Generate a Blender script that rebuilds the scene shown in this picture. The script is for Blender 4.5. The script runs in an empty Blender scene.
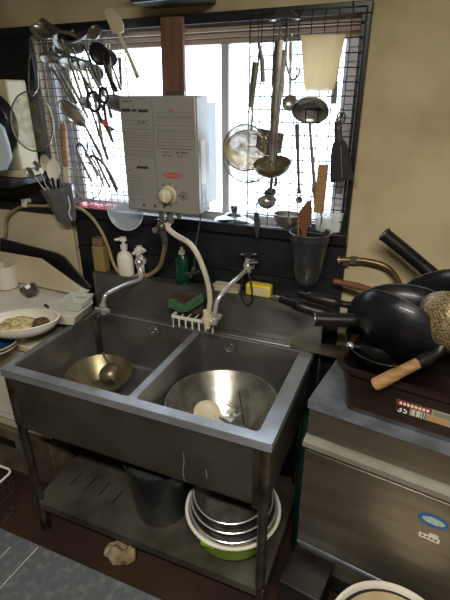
import bpy, math, random
from mathutils import Vector, Matrix, noise
random.seed(7)
S = bpy.context.scene
COL = S.collection
V = Vector
PI = math.pi
LAMP, SKY = 62, 6.5

# ------------------------------------------------------------------ materials
def lin(c):
    return tuple(((x/255)/12.92 if x/255 <= .04045 else ((x/255+.055)/1.055)**2.4) for x in c)

def mat(name, rgb, rough=.5, metal=0.0, rgb2=None, nscale=8, nmix=(.35, .65), rvar=0.0, bump=0.0, bscale=60,
        alpha=1.0, trans=0.0, emit=None, stretch=None, ior=1.45, sss=0.0, coat=0.0, detail=5):
    m = bpy.data.materials.new(name); m.use_nodes = True
    nt = m.node_tree; N = nt.nodes; L = nt.links
    b = N['Principled BSDF']
    tc = N.new('ShaderNodeTexCoord'); mp = N.new('ShaderNodeMapping')
    L.new(tc.outputs['Object'], mp.inputs['Vector'])
    if stretch: mp.inputs['Scale'].default_value = stretch
    no = N.new('ShaderNodeTexNoise'); no.inputs['Scale'].default_value = nscale; no.inputs['Detail'].default_value = detail
    L.new(mp.outputs['Vector'], no.inputs['Vector'])
    cr = N.new('ShaderNodeValToRGB'); e = cr.color_ramp.elements
    e[0].position, e[1].position = nmix
    e[0].color = (*lin(rgb), 1); e[1].color = (*lin(rgb2 or rgb), 1)
    L.new(no.outputs['Fac'], cr.inputs['Fac']); L.new(cr.outputs['Color'], b.inputs['Base Color'])
    b.inputs['Metallic'].default_value = metal
    b.inputs['IOR'].default_value = ior
    if rvar:
        mr = N.new('ShaderNodeMapRange'); mr.inputs['To Min'].default_value = max(.03, rough-rvar); mr.inputs['To Max'].default_value = rough+rvar
        L.new(no.outputs['Fac'], mr.inputs['Value']); L.new(mr.outputs['Result'], b.inputs['Roughness'])
    else: b.inputs['Roughness'].default_value = rough
    if bump:
        n2 = N.new('ShaderNodeTexNoise'); n2.inputs['Scale'].default_value = bscale; L.new(mp.outputs['Vector'], n2.inputs['Vector'])
        bu = N.new('ShaderNodeBump'); bu.inputs['Strength'].default_value = bump; bu.inputs['Distance'].default_value = .004
        L.new(n2.outputs['Fac'], bu.inputs['Height']); L.new(bu.outputs['Normal'], b.inputs['Normal'])
    b.inputs['Alpha'].default_value = alpha
    b.inputs['Transmission Weight'].default_value = trans
    b.inputs['Coat Weight'].default_value = coat
    if sss: b.inputs['Subsurface Weight'].default_value = sss; b.inputs['Subsurface Scale'].default_value = .01
    if emit: b.inputs['Emission Color'].default_value = (*lin(emit[0]), 1); b.inputs['Emission Strength'].default_value = emit[1]
    return m

def gauze(name, rgb, cover, metal=.8, scale=900):
    """woven wire cloth: a see-through weave"""
    m = mat(name, rgb, .45, metal)
    nt = m.node_tree; N = nt.nodes; L = nt.links; b = N['Principled BSDF']
    no = N.new('ShaderNodeTexNoise'); no.inputs['Scale'].default_value = 38; no.inputs['Detail'].default_value = 6
    tc = N['Texture Coordinate']; L.new(tc.outputs['Object'], no.inputs['Vector'])
    mr = N.new('ShaderNodeMapRange'); mr.inputs['From Min'].default_value = .4; mr.inputs['From Max'].default_value = .7
    mr.inputs['To Min'].default_value = cover-.08; mr.inputs['To Max'].default_value = min(1, cover+.2)
    L.new(no.outputs['Fac'], mr.inputs['Value']); L.new(mr.outputs['Result'], b.inputs['Alpha'])
    return m

def clear(name, rgb, cover, rough=.15):
    m = bpy.data.materials.new(name); m.use_nodes = True
    nt = m.node_tree; N = nt.nodes; L = nt.links; b = N['Principled BSDF']
    b.inputs['Base Color'].default_value = (*lin(rgb), 1); b.inputs['Roughness'].default_value = rough
    b.inputs['Alpha'].default_value = cover
    return m

STEEL = mat('brushed_steel', (168,166,160), .33, 1, (120,117,110), 6, rvar=.1, bump=.05, bscale=30)
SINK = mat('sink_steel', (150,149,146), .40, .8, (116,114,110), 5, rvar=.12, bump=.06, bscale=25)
SINKD = mat('floor_darkened_apron_steel', (106,102,94), .48, .7, (80,76,69), 4, rvar=.12, bump=.05, bscale=20)  # sink steel coloured darker for the dark floor the apron reflects
SHELF = mat('shelf_steel', (128,124,112), .5, .7, (84,78,66), 5, rvar=.1)
LEG = mat('leg_steel', (128,122,108), .4, .9, (80,74,64), 12)
UT = mat('utensil_steel', (178,176,168), .3, .85, (136,132,122), 20)
UTD = mat('dull_utensil_steel', (128,125,118), .4, .75, (80,76,70), 24)
CHROME = mat('chrome', (226,226,226), .22, .65, (206,206,206), 12)
RIM = mat('sky_lit_rim_steel', (172,177,186), .34, .55, (146,148,152), 9, rvar=.08)  # sink steel coloured paler and bluer for window light on the rim
HANDLE = mat('fridge_handle_steel', (176,174,164), .4, .7, (150,146,134), 6)
BRASS = mat('brass_tint_steel', (156,146,118), .38, .8, (112,100,74), 12, rvar=.1)
WIRE = mat('dark_grid_wire', (46,45,44), .45, .6)
WWIRE = mat('pale_grid_wire', (120,118,116), .45, .5)
BLACKP = mat('black_plastic', (22,21,22), .38, 0, (34,32,32), 14)
BLACKB = mat('black_board', (20,21,26), .32, 0, (34,34,38), 7, rvar=.12)
IRON = mat('black_iron', (26,28,33), .36, .5, (44,44,48), 14, rvar=.1, bump=.2, bscale=60, coat=.1)
IRONH = mat('iron_handle', (20,20,22), .4, .3, (32,29,28), 20, bump=.15)
WOOD = mat('utensil_wood', (158,122,84), .6, 0, (130,96,60), 5, stretch=(4,4,30))
WOODB = mat('brown_plank', (112,80,64), .62, 0, (90,60,48), 4, stretch=(12,2,1.2))
WOODR = mat('reddish_wood', (118,78,54), .5, 0, (88,56,38), 10)
WALLM = mat('aged_plaster', (186,172,138), .82, 0, (160,144,110), 4.5, nmix=(.42,.72), bump=.12, bscale=18)
WALLB = mat('plain_plaster', (128,118,98), .85)
CEILM = mat('ceiling_paint', (170,162,142), .85)
FLOORM = mat('red_brown_floor', (62,45,34), .5, 0, (42,29,22), 3.5, rvar=.14, bump=.1, bscale=14)
PALEW = mat('window_frame_alu', (176,174,182), .45, .1)
WFR = mat('weathered_frame', (172,160,144), .6, 0, (142,128,114), 6, stretch=(.6,1,5))
DRIP = mat('dried_lime', (150,148,140), .7)
WHITE = mat('white_plastic', (230,227,216), .42, 0, (214,208,194), 7)
CREAM = mat('cream_plastic', (206,196,168), .45, 0, (186,174,142), 4)
HEAT = mat('heater_enamel', (142,141,137), .38, .1, (138,134,126), 4)
INK = mat('grey_ink', (92,90,88), .6)
INKD = mat('dark_ink', (44,42,42), .6)
RED = mat('red_ink', (176,70,58), .5)
REDP = mat('red_plastic', (170,34,36), .4)
PINK = mat('pink_cloth', (214,112,132), .85, 0, (232,160,172), 40)
HOSE = mat('cream_hose', (196,190,168), .4, 0, (170,160,134), 16)
HOSEB = mat('beige_hose', (164,146,110), .45, 0, (138,120,86), 14)
GREEN = mat('green_bottle', (16,62,44), .25, 0, (10,44,32), 8)
GREENS = mat('green_sponge', (62,98,66), .9, 0, (46,78,50), 60, bump=.6, bscale=150)
BROWNS = mat('brown_scourer', (78,54,40), .95, 0, (54,38,30), 80, bump=.7, bscale=180)
TEAL = mat('dark_teal_plastic', (12,44,38), .5)
LIME = mat('lime_plastic', (142,176,40), .35, 0, (120,156,30), 8)
YEL = mat('yellow_plastic', (206,172,40), .5, 0, (226,200,80), 20)
AMBERL = mat('amber_liquid_plastic', (150,132,84), .3, 0, (132,112,66), 6)
GREYP = mat('grey_plastic', (108,110,114), .35, 0, (66,67,70), 9, coat=.3)
DGREYP = mat('dark_grey_plastic', (44,45,48), .3, 0, (58,58,60), 9, coat=.4)
BROWNP = mat('brown_tub_plastic', (44,32,27), .3, 0, (34,25,21), 6, coat=.3)
BIND = mat('black_bin_plastic', (28,31,36), .3, 0, (40,43,48), 6, coat=.3)
BLUE = mat('blue_plastic', (24,62,106), .35)
FOOD = mat('food_scrap', (214,200,150), .8, 0, (140,110,60), 60, bump=.8, bscale=90)
FOODB = mat('brown_food_scrap', (110,80,46), .7, 0, (70,46,26), 60, bump=.8, bscale=90)
FRIDGE = mat('fridge_steel', (166,162,150), .36, .9, (140,134,120), 3, rvar=.08, stretch=(1,1,6))
FRTOP = mat('fridge_top_steel', (150,158,170), .45, .6, (118,124,134), 16, rvar=.1)
COUNT = mat('grey_worktop', (56,58,61), .5, .0, (80,82,84), 60, nmix=(.5,.8), rvar=.15, bump=.25, bscale=50)
TARN = mat('tarnished_metal', (176,156,124), .36, .5, (90,76,42), 260, nmix=(.44,.56), bump=.3, bscale=90)
RAG = mat('dirty_cloth', (156,142,112), .9, 0, (112,96,70), 20, bump=.6)
GAUZE = gauze('fine_gauze', (150,142,124), .2, .3)
GAUZEY = gauze('pale_gauze', (190,172,120), .62, .2)
CLEARP = clear('clear_plastic', (190,200,208), .38, .2)
CLEARS = clear('clear_tray_plastic', (225,228,224), .45, .2)
GLASS = clear('window_glass', (230,236,240), .07, .1)
CRATEM = mat('worn_grey_crate', (104,94,76), .7, 0, (72,62,48), 9, bump=.3)
SILVER = mat('silver_lid', (190,200,205), .16, 1, (150,160,168), 9)
SEAL = mat('black_rubber', (14,14,15), .6)
JUG = mat('amber_jug_plastic', (244,236,212), .35, 0, (226,196,140), 14, nmix=(.42,.62), alpha=.35, sss=.0)
_n = JUG.node_tree
_b = _n.nodes['Principled BSDF']; _t = _n.nodes.new('ShaderNodeBsdfTranslucent'); _t.inputs['Color'].default_value = (*lin((250,240,214)), 1)
_m = _n.nodes.new('ShaderNodeMixShader'); _m.inputs['Fac'].default_value = .62
_n.links.new(_b.outputs[0], _m.inputs[1]); _n.links.new(_t.outputs[0], _m.inputs[2]); _n.links.new(_m.outputs[0], _n.nodes['Material Output'].inputs['Surface'])

# ------------------------------------------------------------------ mesh helpers
WM = {}
def basis(z, x=None):
    z = V(z).normalized()
    x = V(x) if x is not None else (V((1,0,0)) if abs(z.x) < .9 else V((0,1,0)))
    x = (x - z*x.dot(z)).normalized(); y = z.cross(x)
    m = Matrix((x, y, z)).transposed().to_4x4()
    return m
def frm(o, z, x=None):
    return Matrix.Translation(V(o)) @ basis(z, x)

def smooth(pts, n=6):
    pts = [V(p) for p in pts]; out = []
    for i in range(len(pts)-1):
        p0 = pts[max(i-1, 0)]; p1 = pts[i]; p2 = pts[i+1]; p3 = pts[min(i+2, len(pts)-1)]
        for k in range(n):
            t = k/n
            out.append(.5*((2*p1)+(p2-p0)*t+(2*p0-5*p1+4*p2-p3)*t*t+(3*p1-p0-3*p2+p3)*t**3))
    out.append(pts[-1]); return out

class MB:
    """collects shapes in world metres; build() links them as ONE mesh object"""
    def __init__(s): s.v = []; s.f = []
    def add(s, vs, fs, M=None):
        b = len(s.v)
        s.v += [(M @ V(v)) if M is not None else V(v) for v in vs]
        s.f += [tuple(b+i for i in f) for f in fs]; return s
    def box(s, lo, hi, M=None):
        x0,y0,z0 = lo; x1,y1,z1 = hi
        return s.add([(x0,y0,z0),(x1,y0,z0),(x1,y1,z0),(x0,y1,z0),(x0,y0,z1),(x1,y0,z1),(x1,y1,z1),(x0,y1,z1)],
                     [(0,3,2,1),(4,5,6,7),(0,1,5,4),(1,2,6,5),(2,3,7,6),(3,0,4,7)], M)
    def tube(s, pts, r, seg=8, closed=False, flat=1.0, up=None, caps=True):
        pts = [V(p) for p in pts]; n = len(pts)
        rs = r if isinstance(r, (list, tuple)) else [r]*n
        if len(rs) != n: rs = [rs[0]+(rs[-1]-rs[0])*i/(n-1) for i in range(n)] if len(rs) == 2 else [rs[min(len(rs)-1, int(i*len(rs)/n))] for i in range(n)]
        vs = []; fs = []; nx = V(up) if up is not None else None
        for i in range(n):
            t = (pts[(i+1) % n]-pts[i-1]) if closed else (pts[min(i+1,n-1)]-pts[max(i-1,0)])
            if t.length < 1e-9: t = V((0,0,1))
            t.normalize()
            if nx is None: nx = V((0,0,1)) if abs(t.z) < .9 else V((0,1,0))
            nx = (nx - t*nx.dot(t))
            if nx.length < 1e-6: nx = t.orthogonal()
            nx.normalize(); b = t.cross(nx)
            for k in range(seg):
                a = 2*PI*k/seg
                vs.append(pts[i] + nx*math.cos(a)*rs[i]*flat + b*math.sin(a)*rs[i])
        m = n if closed else n-1
        for i in range(m):
            j = (i+1) % n
            for k in range(seg):
                l = (k+1) % seg
                fs.append((i*seg+k, i*seg+l, j*seg+l, j*seg+k))
        if not closed and caps: fs += [tuple(range(seg))[::-1], tuple((n-1)*seg+k for k in range(seg))]
        return s.add(vs, fs)
    def cyl(s, a, b, r0, r1=None, seg=20): return s.tube([a, b], [r0, r0 if r1 is None else r1], seg)
    def lathe(s, prof, M, seg=36, sx=1, sy=1, ang=2*PI):
        vs = []; fs = []; n = len(prof); full = ang > 6.28; cnt = seg if full else seg+1
        for k in range(cnt):
            a = ang*k/seg
            for r, z in prof: vs.append((r*math.cos(a)*sx, r*math.sin(a)*sy, z))
        for k in range(seg):
            l = (k+1) % cnt
            for i in range(n-1):
                if prof[i][0] < 1e-7 and prof[i+1][0] < 1e-7: continue
                fs.append((k*n+i, l*n+i, l*n+i+1, k*n+i+1))
        return s.add(vs, fs, M)
    def bowl(s, c, nrm, R, d, t=.0015, flatb=0.0, seg=36, sx=1, sy=1, x=None, lip=0.0):
        """open shell: rim circle at c, opening along nrm"""
        prof = []; K = 8
        for i in range(K+1):
            a = PI/2*i/K; prof.append((flatb+(R-flatb)*math.sin(a) if flatb else R*math.sin(a), -d*math.cos(a)))
        if flatb: prof = [(0,-d)]+prof
        if lip: prof.append((R+lip, lip*.15))
        inner = [(max(0, r-t), z+t*.8) for r, z in prof[::-1]]
        inner[-1] = (0, inner[-1][1])
        return s.lathe(prof+inner, frm(c, nrm, x), seg, sx, sy)
    def pan(s, c, nrm, R, d, rb, t=.002, seg=40, x=None, sx=1, sy=1, lip=.0):
        """open vessel with straight sides and flat base; rim at c"""
        prof = [(0,-d),(rb-.004,-d),(rb+.003,-d+.004),(R,0)]
        if lip: prof += [(R+lip, 0), (R+lip, .002)]
        prof += [(R-t,.001),(rb,-d+.007),(rb-.005,-d+t+.001),(0,-d+t)]
        return s.lathe(prof, frm(c, nrm, x), seg, sx, sy)
    def prism(s, out, z0, z1, M=None):
        n = len(out)
        vs = [(x,y,z0) for x,y in out]+[(x,y,z1) for x,y in out]
        fs = [tuple(range(n))[::-1], tuple(range(n,2*n))]+[(i,(i+1)%n,n+(i+1)%n,n+i) for i in range(n)]
        return s.add(vs, fs, M)
    def slab(s, pts, off):
        n = len(pts); off = V(off)
        vs = [V(p) for p in pts]+[V(p)+off for p in pts]
        return s.add(vs, [tuple(range(n))[::-1], tuple(range(n,2*n))]+[(i,(i+1)%n,n+(i+1)%n,n+i) for i in range(n)])
    def ring(s, c, nrm, R, r, sx=1, sy=1, seg=36, x=None, rs=6):
        M = frm(c, nrm, x)
        return s.tube([M @ V((R*sx*math.cos(2*PI*k/seg), R*sy*math.sin(2*PI*k/seg), 0)) for k in range(seg)], r, rs, closed=True)
    def ball(s, c, r, seg=14, sx=1, sy=1, sz=1):
        n = 8; return s.lathe([(r*math.sin(PI*i/n), -r*sz*math.cos(PI*i/n)) for i in range(n+1)], Matrix.Translation(V(c)), seg, sx, sy)
    def each(s, name, m, parent):
        """one object per separate piece"""
        par = list(range(len(s.v)))
        def find(i):
            while par[i] != i: par[i] = par[par[i]]; i = par[i]
            return i
        for fc in s.f:
            for q in fc[1:]: par[find(q)] = find(fc[0])
        gr = {}
        for fc in s.f: gr.setdefault(find(fc[0]), []).append(fc)
        for fs in gr.values():
            ids = sorted({i for fc in fs for i in fc}); mp = {i: k for k, i in enumerate(ids)}
            MB().add([s.v[i] for i in ids], [tuple(mp[i] for i in fc) for fc in fs]).build(name, m, parent)
    def build(s, name, m, parent=None, bevel=0, kind=None, label=None, cat=None, group=None):
        me = bpy.data.meshes.new(name); o = bpy.data.objects.new(name, me); COL.objects.link(o)
        if parent is None:
            xs = [v.x for v in s.v]; ys = [v.y for v in s.v]; zs = [v.z for v in s.v]
            T = Matrix.Translation(((min(xs)+max(xs))/2, (min(ys)+max(ys))/2, min(zs)))
            o.matrix_world = T; WM[o] = T; inv = T.inverted()
        else:
            o.parent = parent; WM[o] = WM[parent]; inv = WM[parent].inverted()
        me.from_pydata([inv @ v for v in s.v], [], s.f)
        import bmesh
        bm = bmesh.new(); bm.from_mesh(me); bmesh.ops.remove_doubles(bm, verts=bm.verts, dist=1e-6)
        bmesh.ops.recalc_face_normals(bm, faces=bm.faces); bm.to_mesh(me); bm.free()
        for p in me.polygons: p.use_smooth = True
        me.set_sharp_from_angle(angle=math.radians(38))
        me.materials.append(m)
        if bevel:
            b = o.modifiers.new('bevel', 'BEVEL'); b.width = bevel; b.segments = 2; b.limit_method = 'ANGLE'; b.angle_limit = math.radians(50)
            b.harden_normals = False
        tag(o, label, cat, group, kind); return o

def tag(o, label=None, cat=None, group=None, kind=None):
    if label: o['label'] = label
    if cat: o['category'] = cat
    if group: o['group'] = group
    if kind: o['kind'] = kind
def thing(name, loc, label, cat, group=None):
    o = bpy.data.objects.new(name, None); COL.objects.link(o); o.empty_display_size = .03
    o.matrix_world = Matrix.Translation(V(loc)); WM[o] = Matrix.Translation(V(loc)); tag(o, label, cat, group); return o
def struct(name, mb, m, bevel=0): return mb.build(name, m, None, bevel, 'structure')

def ell(a, b, n=24, cx=0, cy=0, a0=0, a1=2*PI):
    return [(cx+a*math.cos(a0+(a1-a0)*k/n), cy+b*math.sin(a0+(a1-a0)*k/n)) for k in range(n)]
def rrect(x0, y0, x1, y1, r, n=5):
    o = []
    for cx, cy, a in ((x1-r,y1-r,0),(x0+r,y1-r,PI/2),(x0+r,y0+r,PI),(x1-r,y0+r,1.5*PI)):
        o += [(cx+r*math.cos(a+PI/2*k/n), cy+r*math.sin(a+PI/2*k/n)) for k in range(n+1)]
    return o
def text_mesh(txt, size, M, name, m, parent, ext=.0003):
    cu = bpy.data.curves.new('lettering', 'FONT'); cu.body = txt; cu.size = size; cu.extrude = ext; cu.resolution_u = 3
    o = bpy.data.objects.new('lettering', cu); COL.objects.link(o)
    dg = bpy.context.evaluated_depsgraph_get(); me = o.evaluated_get(dg).to_mesh()
    mb = MB(); mb.add([tuple(v.co) for v in me.vertices], [tuple(p.vertices) for p in me.polygons], M)
    bpy.data.objects.remove(o)
    return mb.build(name, m, parent)

# ------------------------------------------------------------------ camera
C0 = V((1.2522,-.9347,1.6744)); yaw, pit, rol = .3951, .4259, -.0045
Fw = V((-math.sin(yaw)*math.cos(pit), math.cos(yaw)*math.cos(pit), -math.sin(pit)))
Rt = V((math.cos(yaw), math.sin(yaw), 0)); Up = Rt.cross(Fw)
R2 = Rt*math.cos(rol)+Up*math.sin(rol); U2 = -Rt*math.sin(rol)+Up*math.cos(rol)
cd = bpy.data.cameras.new('camera'); cam = bpy.data.objects.new('camera', cd); COL.objects.link(cam)
cam.matrix_world = Matrix.Translation(C0) @ Matrix((R2, U2, -Fw)).transposed().to_4x4()
cd.sensor_fit = 'HORIZONTAL'; cd.sensor_width = 36; cd.lens = 449.87*36/450; cd.clip_start = .02
S.camera = cam
CAMD = -Fw

# ------------------------------------------------------------------ room shell
WY = .63
struct('floor', MB().box((-1.6,-2.6,-.05),(2.6,.75,0)), FLOORM)
struct('ceiling', MB().box((-1.6,-2.6,2.4),(2.6,.75,2.45)), CEILM)
w = MB()
w.box((-1.6,WY,0),(2.6,.75,1.235)); w.box((-1.6,WY,1.905),(2.6,.75,2.4))
w.box((-1.6,WY,1.235),(-.2,.75,1.905)); w.box((1.045,WY,1.235),(2.6,.75,1.905))
struct('wall_back', w, WALLM)
struct('wall_left', MB().box((-1.65,-2.6,0),(-1.6,.75,2.4)), WALLB)
struct('wall_right', MB().box((2.6,-2.6,0),(2.65,.75,2.4)), WALLB)
struct('wall_front', MB().box((-1.6,-2.65,0),(2.6,-2.6,2.4)), WALLB)
# black trim round the window, plus an added dark sheet behind the sink
struct('trim_1', MB().box((-.9,.605,1.888),(1.065,WY-.0005,1.918)), BLACKB, .002)
struct('trim_2', MB().box((1.036,.606,1.24),(1.064,WY-.0005,1.888)), BLACKB, .002)
struct('trim_3', MB().box((-.9,.585,1.205),(1.066,WY-.0005,1.242)), BLACKB, .003)
struct('trim_4', MB().box((-.9,.612,1.242),(-.205,WY-.0005,1.888)), BLACKB)
struct('trim_5', MB().box((-.108,.614,.78),(1.066,WY-.0005,1.205)), BLACKB)
struct('shade_sheet', MB().box((-.14,.618,0),(1.24,WY-.0005,.78)), BLACKB)  # dark sheet added over the lower wall for the shade behind the sink
struct('trim_6', MB().box((-.1,.6,1.055),(1.0,.6135,1.067)), BLACKB)
# sliding window in the opening
win = bpy.data.objects.new('window_1', None); COL.objects.link(win); win.matrix_world = Matrix.Translation((.42,.69,1.24)); WM[win] = Matrix.Translation((.42,.69,1.24)); tag(win, kind='structure')
f = MB(); f.box((-.2,.66,1.852),(1.045,.72,1.905)); f.box((-.2,.64,1.868),(1.045,.66,1.905)); f.box((-.2,.672,1.835),(1.045,.72,1.852))
f.build('window_head', WFR, win, .002)
f = MB(); f.box((-.2,.66,1.236),(1.045,.73,1.262)); f.box((-.2,.66,1.262),(-.15,.72,1.835)); f.box((1.0,.66,1.262),(1.045,.72,1.835))
f.build('window_frame', PALEW, win, .002)
f = MB(); f.box((.572,.67,1.262),(.6,.69,1.835)); f.build('sash', PALEW, win, .002)
f = MB(); f.box((-.15,.694,1.262),(-.1,.705,1.835)); f.box((.985,.694,1.262),(1.0,.712,1.835)); f.build('sash', PALEW, win, .002)
f = MB(); f.box((-.15,.698,1.262),(.58,.701,1.835)); f.box((.6,.688,1.262),(1.0,.691,1.835)); f.build('pane', GLASS, win)

# wooden plank nailed over the window head, carrying the heater
t = thing('wooden_plank', (.42,.59,1.6), 'brown wooden plank fixed upright over the window above the water heater', 'plank')
MB().slab([((0.3911,0.5850,1.9118)),((0.4724,0.5850,1.9100)),((0.4690,0.5850,1.5977)),((0.3804,0.5850,1.5965))], (0,.018,0)).build('board', WOODB, t, .002)
b = MB(); b.box((.405,.575,1.672),(.475,.584,1.69))
for k in range(4): b.cyl((.413+k*.018,.572,1.681),(.413+k*.018,.577,1.681),.003)
b.build('bracket', UTD, t)
# dark box above the window
t = thing('wall_box', (.45,.5,1.96), 'dark box fixed to the wall above the window, cut by the top of the picture', 'box')
b = MB(); b.box(tuple(map(sum,zip((0.3342,0.5000,1.9421),(0,0,0)))),(.575,WY-.001,2.1)); b.build('casing', DGREYP, t, .004)
b = MB(); b.box((.3,.49,1.985),(.6,.499,2.0)); b.build('front_rail', BLACKP, t)

# ------------------------------------------------------------------ sink unit
sk = thing('sink_unit', (.5,.28,0), 'two-bowl stainless steel catering sink on tube legs under the window', 'sink')
# rim: outer 0..1 x 0..0.54 with two rounded openings -> built from strips round each opening
def deck(mb, outer, holes, z0, z1):
    import bmesh
    bm = bmesh.new(); eds = []
    for loop in [outer]+holes:
        vs = [bm.verts.new((x,y,z1)) for x,y in loop]
        eds += [bm.edges.new((vs[i], vs[(i+1)%len(vs)])) for i in range(len(vs))]
    bmesh.ops.triangle_fill(bm, use_beauty=True, use_dissolve=False, edges=eds)
    bm.verts.index_update()
    fs = [tuple(v.index for v in fc.verts) for fc in bm.faces]; vs = [tuple(v.co) for v in bm.verts]; bm.free()
    mb.add(vs, fs); mb.add([(x,y,z0) for x,y,z in vs], [q[::-1] for q in fs])
    for loop in [outer]+holes:
        n = len(loop)
        mb.add([(x,y,z0) for x,y in loop]+[(x,y,z1) for x,y in loop], [(i,(i+1)%n,n+(i+1)%n,n+i) for i in range(n)])
HL = rrect(.024,.036,.512,.522,.012); HR = rrect(.538,.036,.95,.522,.012)
b = MB(); deck(b, rrect(0,0,1,.545,.006,2), [HL, HR], .794, .802)
b.box((0,0,.772),(1,.004,.794)); b.box((0,.004,.772),(.004,.54,.794)); b.box((.996,.004,.772),(1,.54,.794))
b.build('rim', RIM, sk)
for H, nm in ((HL,0),(HR,1)):
    b = MB(); n = len(H); cx = sum(p[0] for p in H)/n; cy = sum(p[1] for p in H)/n
    def sc(k, z): return [(cx+(x-cx)*k, cy+(y-cy)*k, z) for x, y in H]
    L_ = sc(1,.795)+sc(.995,.58)+sc(.985,.56)+sc(.95,.552)+sc(.15,.548)+sc(.15,.53)+sc(.12,.53)
    fs = [(r*n+i, r*n+(i+1)%n, (r+1)*n+(i+1)%n, (r+1)*n+i) for r in range(6) for i in range(n)]
    fs.append(tuple(6*n+i for i in range(n)))
    b.add(L_, fs); b.build('basin', SINK, sk)
for px in (((0.3193,0.5130,0.7615)),((0.6692,0.5130,0.7599))):
    b = MB(); M = frm((px[0],.5165,px[2]), (0,-1,0))
    b.lathe([(0,.001),(.008,.0015),(.010,.004),(.013,.004),(.015,.0015),(.021,.002),(.024,.004),(.026,0)], M, 28)
    b.build('overflow_plate', UT, sk)
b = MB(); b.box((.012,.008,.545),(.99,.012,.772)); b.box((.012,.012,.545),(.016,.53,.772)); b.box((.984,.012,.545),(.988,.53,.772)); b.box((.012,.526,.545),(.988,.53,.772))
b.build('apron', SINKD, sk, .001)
# ledge, backguard and its top
b = MB(); b.box((0,.52,.802),(1.0,.556,.812)); b.build('back_ledge', SINK, sk, .003)
b = MB(); b.box((0,.553,.812),(1.02,.557,.972)); b.box((0,.553,.968),(1.02,.61,.972)); b.box((0,.557,.6),(.004,.61,.968)); b.box((1.016,.557,.6),(1.02,.61,.968))
b.build('backguard', SINK, sk, .0015)
b = MB(); b.slab([(0.9126,0.5124,0.8140),(1.0353,0.5004,0.8140),(1.1005,0.4975,0.8140),(1.0956,0.5710,0.8140),(1.0391,0.5559,0.8140),(0.9089,0.5854,0.8140)], (0,0,.016)); b.build('ledge_clip', SHELF, sk)
for (lx, ly) in ((.022,.018),(.978,.018),(.022,.5),(.978,.5)):
    b = MB(); b.cyl((lx,ly,.03),(lx,ly,.56),.0165); b.cyl((lx,ly,.56),(lx,ly,.772),.019)
    lg = b.build('leg', LEG, sk)
    MB().lathe([(0,0),(.02,0),(.021,.008),(.017,.03),(.019,.034),(.019,.05),(.0165,.05)], Matrix.Translation((lx,ly,0)), 20).build('foot', BLACKP if lx < .5 else LEG, lg)
# bracket wrapped round the right front leg
MB().box((.944,.0065,.53),(.985,.03,.771)).build('corner_plate', LEG, sk, .002)
b = MB(); holes = []
for p, q in (((0.0898,0.2026,0.1640),(0.0898,0.1238,0.1640)),((0.1690,0.2041,0.1640),(0.1659,0.1204,0.1640)),((0.2382,0.2024,0.1640),(0.2373,0.1272,0.1640)),((0.3178,0.1827,0.1640),(0.3123,0.1196,0.1640))):
    holes.append([(q[0]-.003,q[1]),(q[0]+.003,q[1]),(p[0]+.003,p[1]),(p[0]-.003,p[1])])
deck(b, [(.006,.004),(.994,.004),(.994,.52),(.006,.52)], holes, .160, .164)
b.box((.006,.004,.128),(.994,.008,.160)); b.box((.006,.008,.128),(.010,.52,.160)); b.box((.99,.008,.128),(.994,.52,.160))
b.build('lower_shelf', SHELF, sk)
# drips down the apron
d = MB(); d.tube(smooth([(0.7158,0.0076,0.6691),(0.7174,0.0076,0.6290),(0.7118,0.0076,0.5852),(0.7170,0.0076,0.5445)]), [.0006,.0011,.0009,.0005], 5); d.tube([(0.7932,0.0076,0.6246),(0.7959,0.0076,0.5927)], .0008, 5)
d.each('dried_drip', DRIP, sk)
# ------------------------------------------------------------------ in the sink bowls
t = thing('mixing_bowl', (.175,.30,.552), 'brassy steel mixing bowl lying in the left sink bowl', 'bowl')
MB().pan((.178,.302,.645), (.05,-.05,1), .130, .085, .07, .0015, 44, lip=.004).build('shell', BRASS, t)
t = thing('ladle', (.21,.29,.59), 'brassy ladle lying face down inside the mixing bowl in the left sink', 'ladle')
c = V((0.2241,0.3103,0.6450)); MB().bowl(c+V((0,0,0)), (.5,.25,-.75), .047, .04, .0012).build('ladle_bowl', BRASS, t)
MB().tube(smooth([c+V((-.03,.03,.0)), c+V((-.06,.07,-.01)), c+V((-.11,.10,.02))]), .005, 8, flat=.4).build('handle', BRASS, t)
t = thing('mixing_bowl', (.757,.285,.552), 'large deep steel mixing bowl filling the right sink bowl', 'bowl')
b = MB(); b.pan((.744,.252,.70), (.0,-.0,1), .195, .146, .10, .0018, 56, lip=.006); b.build('shell', UT, t)
t = thing('plate', (.70,.22,.6), 'small white plate inside the large steel bowl in the right sink', 'plate')
pc = V((0.6662,0.2911,0.6000)); MB().pan(pc, (.25,-.35,1), .05, .010, .03, .003, 36).build('dish', CREAM, t)
t = thing('chopstick', (.77,.25,.6), 'thin black stick standing in the large steel bowl', 'stick')
MB().tube([(0.7785,0.3291,0.7000), (0.8114,0.2970,0.5850)], [.0016,.0028], 6).build('stick', BLACKP, t)
b = MB()
for k in range(16):
    p = V((0.7387,0.3207,0.6000)) + V((random.uniform(-.04,.045), random.uniform(-.05,.05), random.uniform(-.015,.02)))
    q = [p + V((random.uniform(-.03,.03), random.uniform(-.03,.03), random.uniform(-.015,.02))) for _ in range(3)]
    b.slab(q, (0,0,.0008))
b.build('plastic_wrap', CLEARS, None, label='crumpled clear plastic film lying in the large steel bowl', cat='plastic film')

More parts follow.
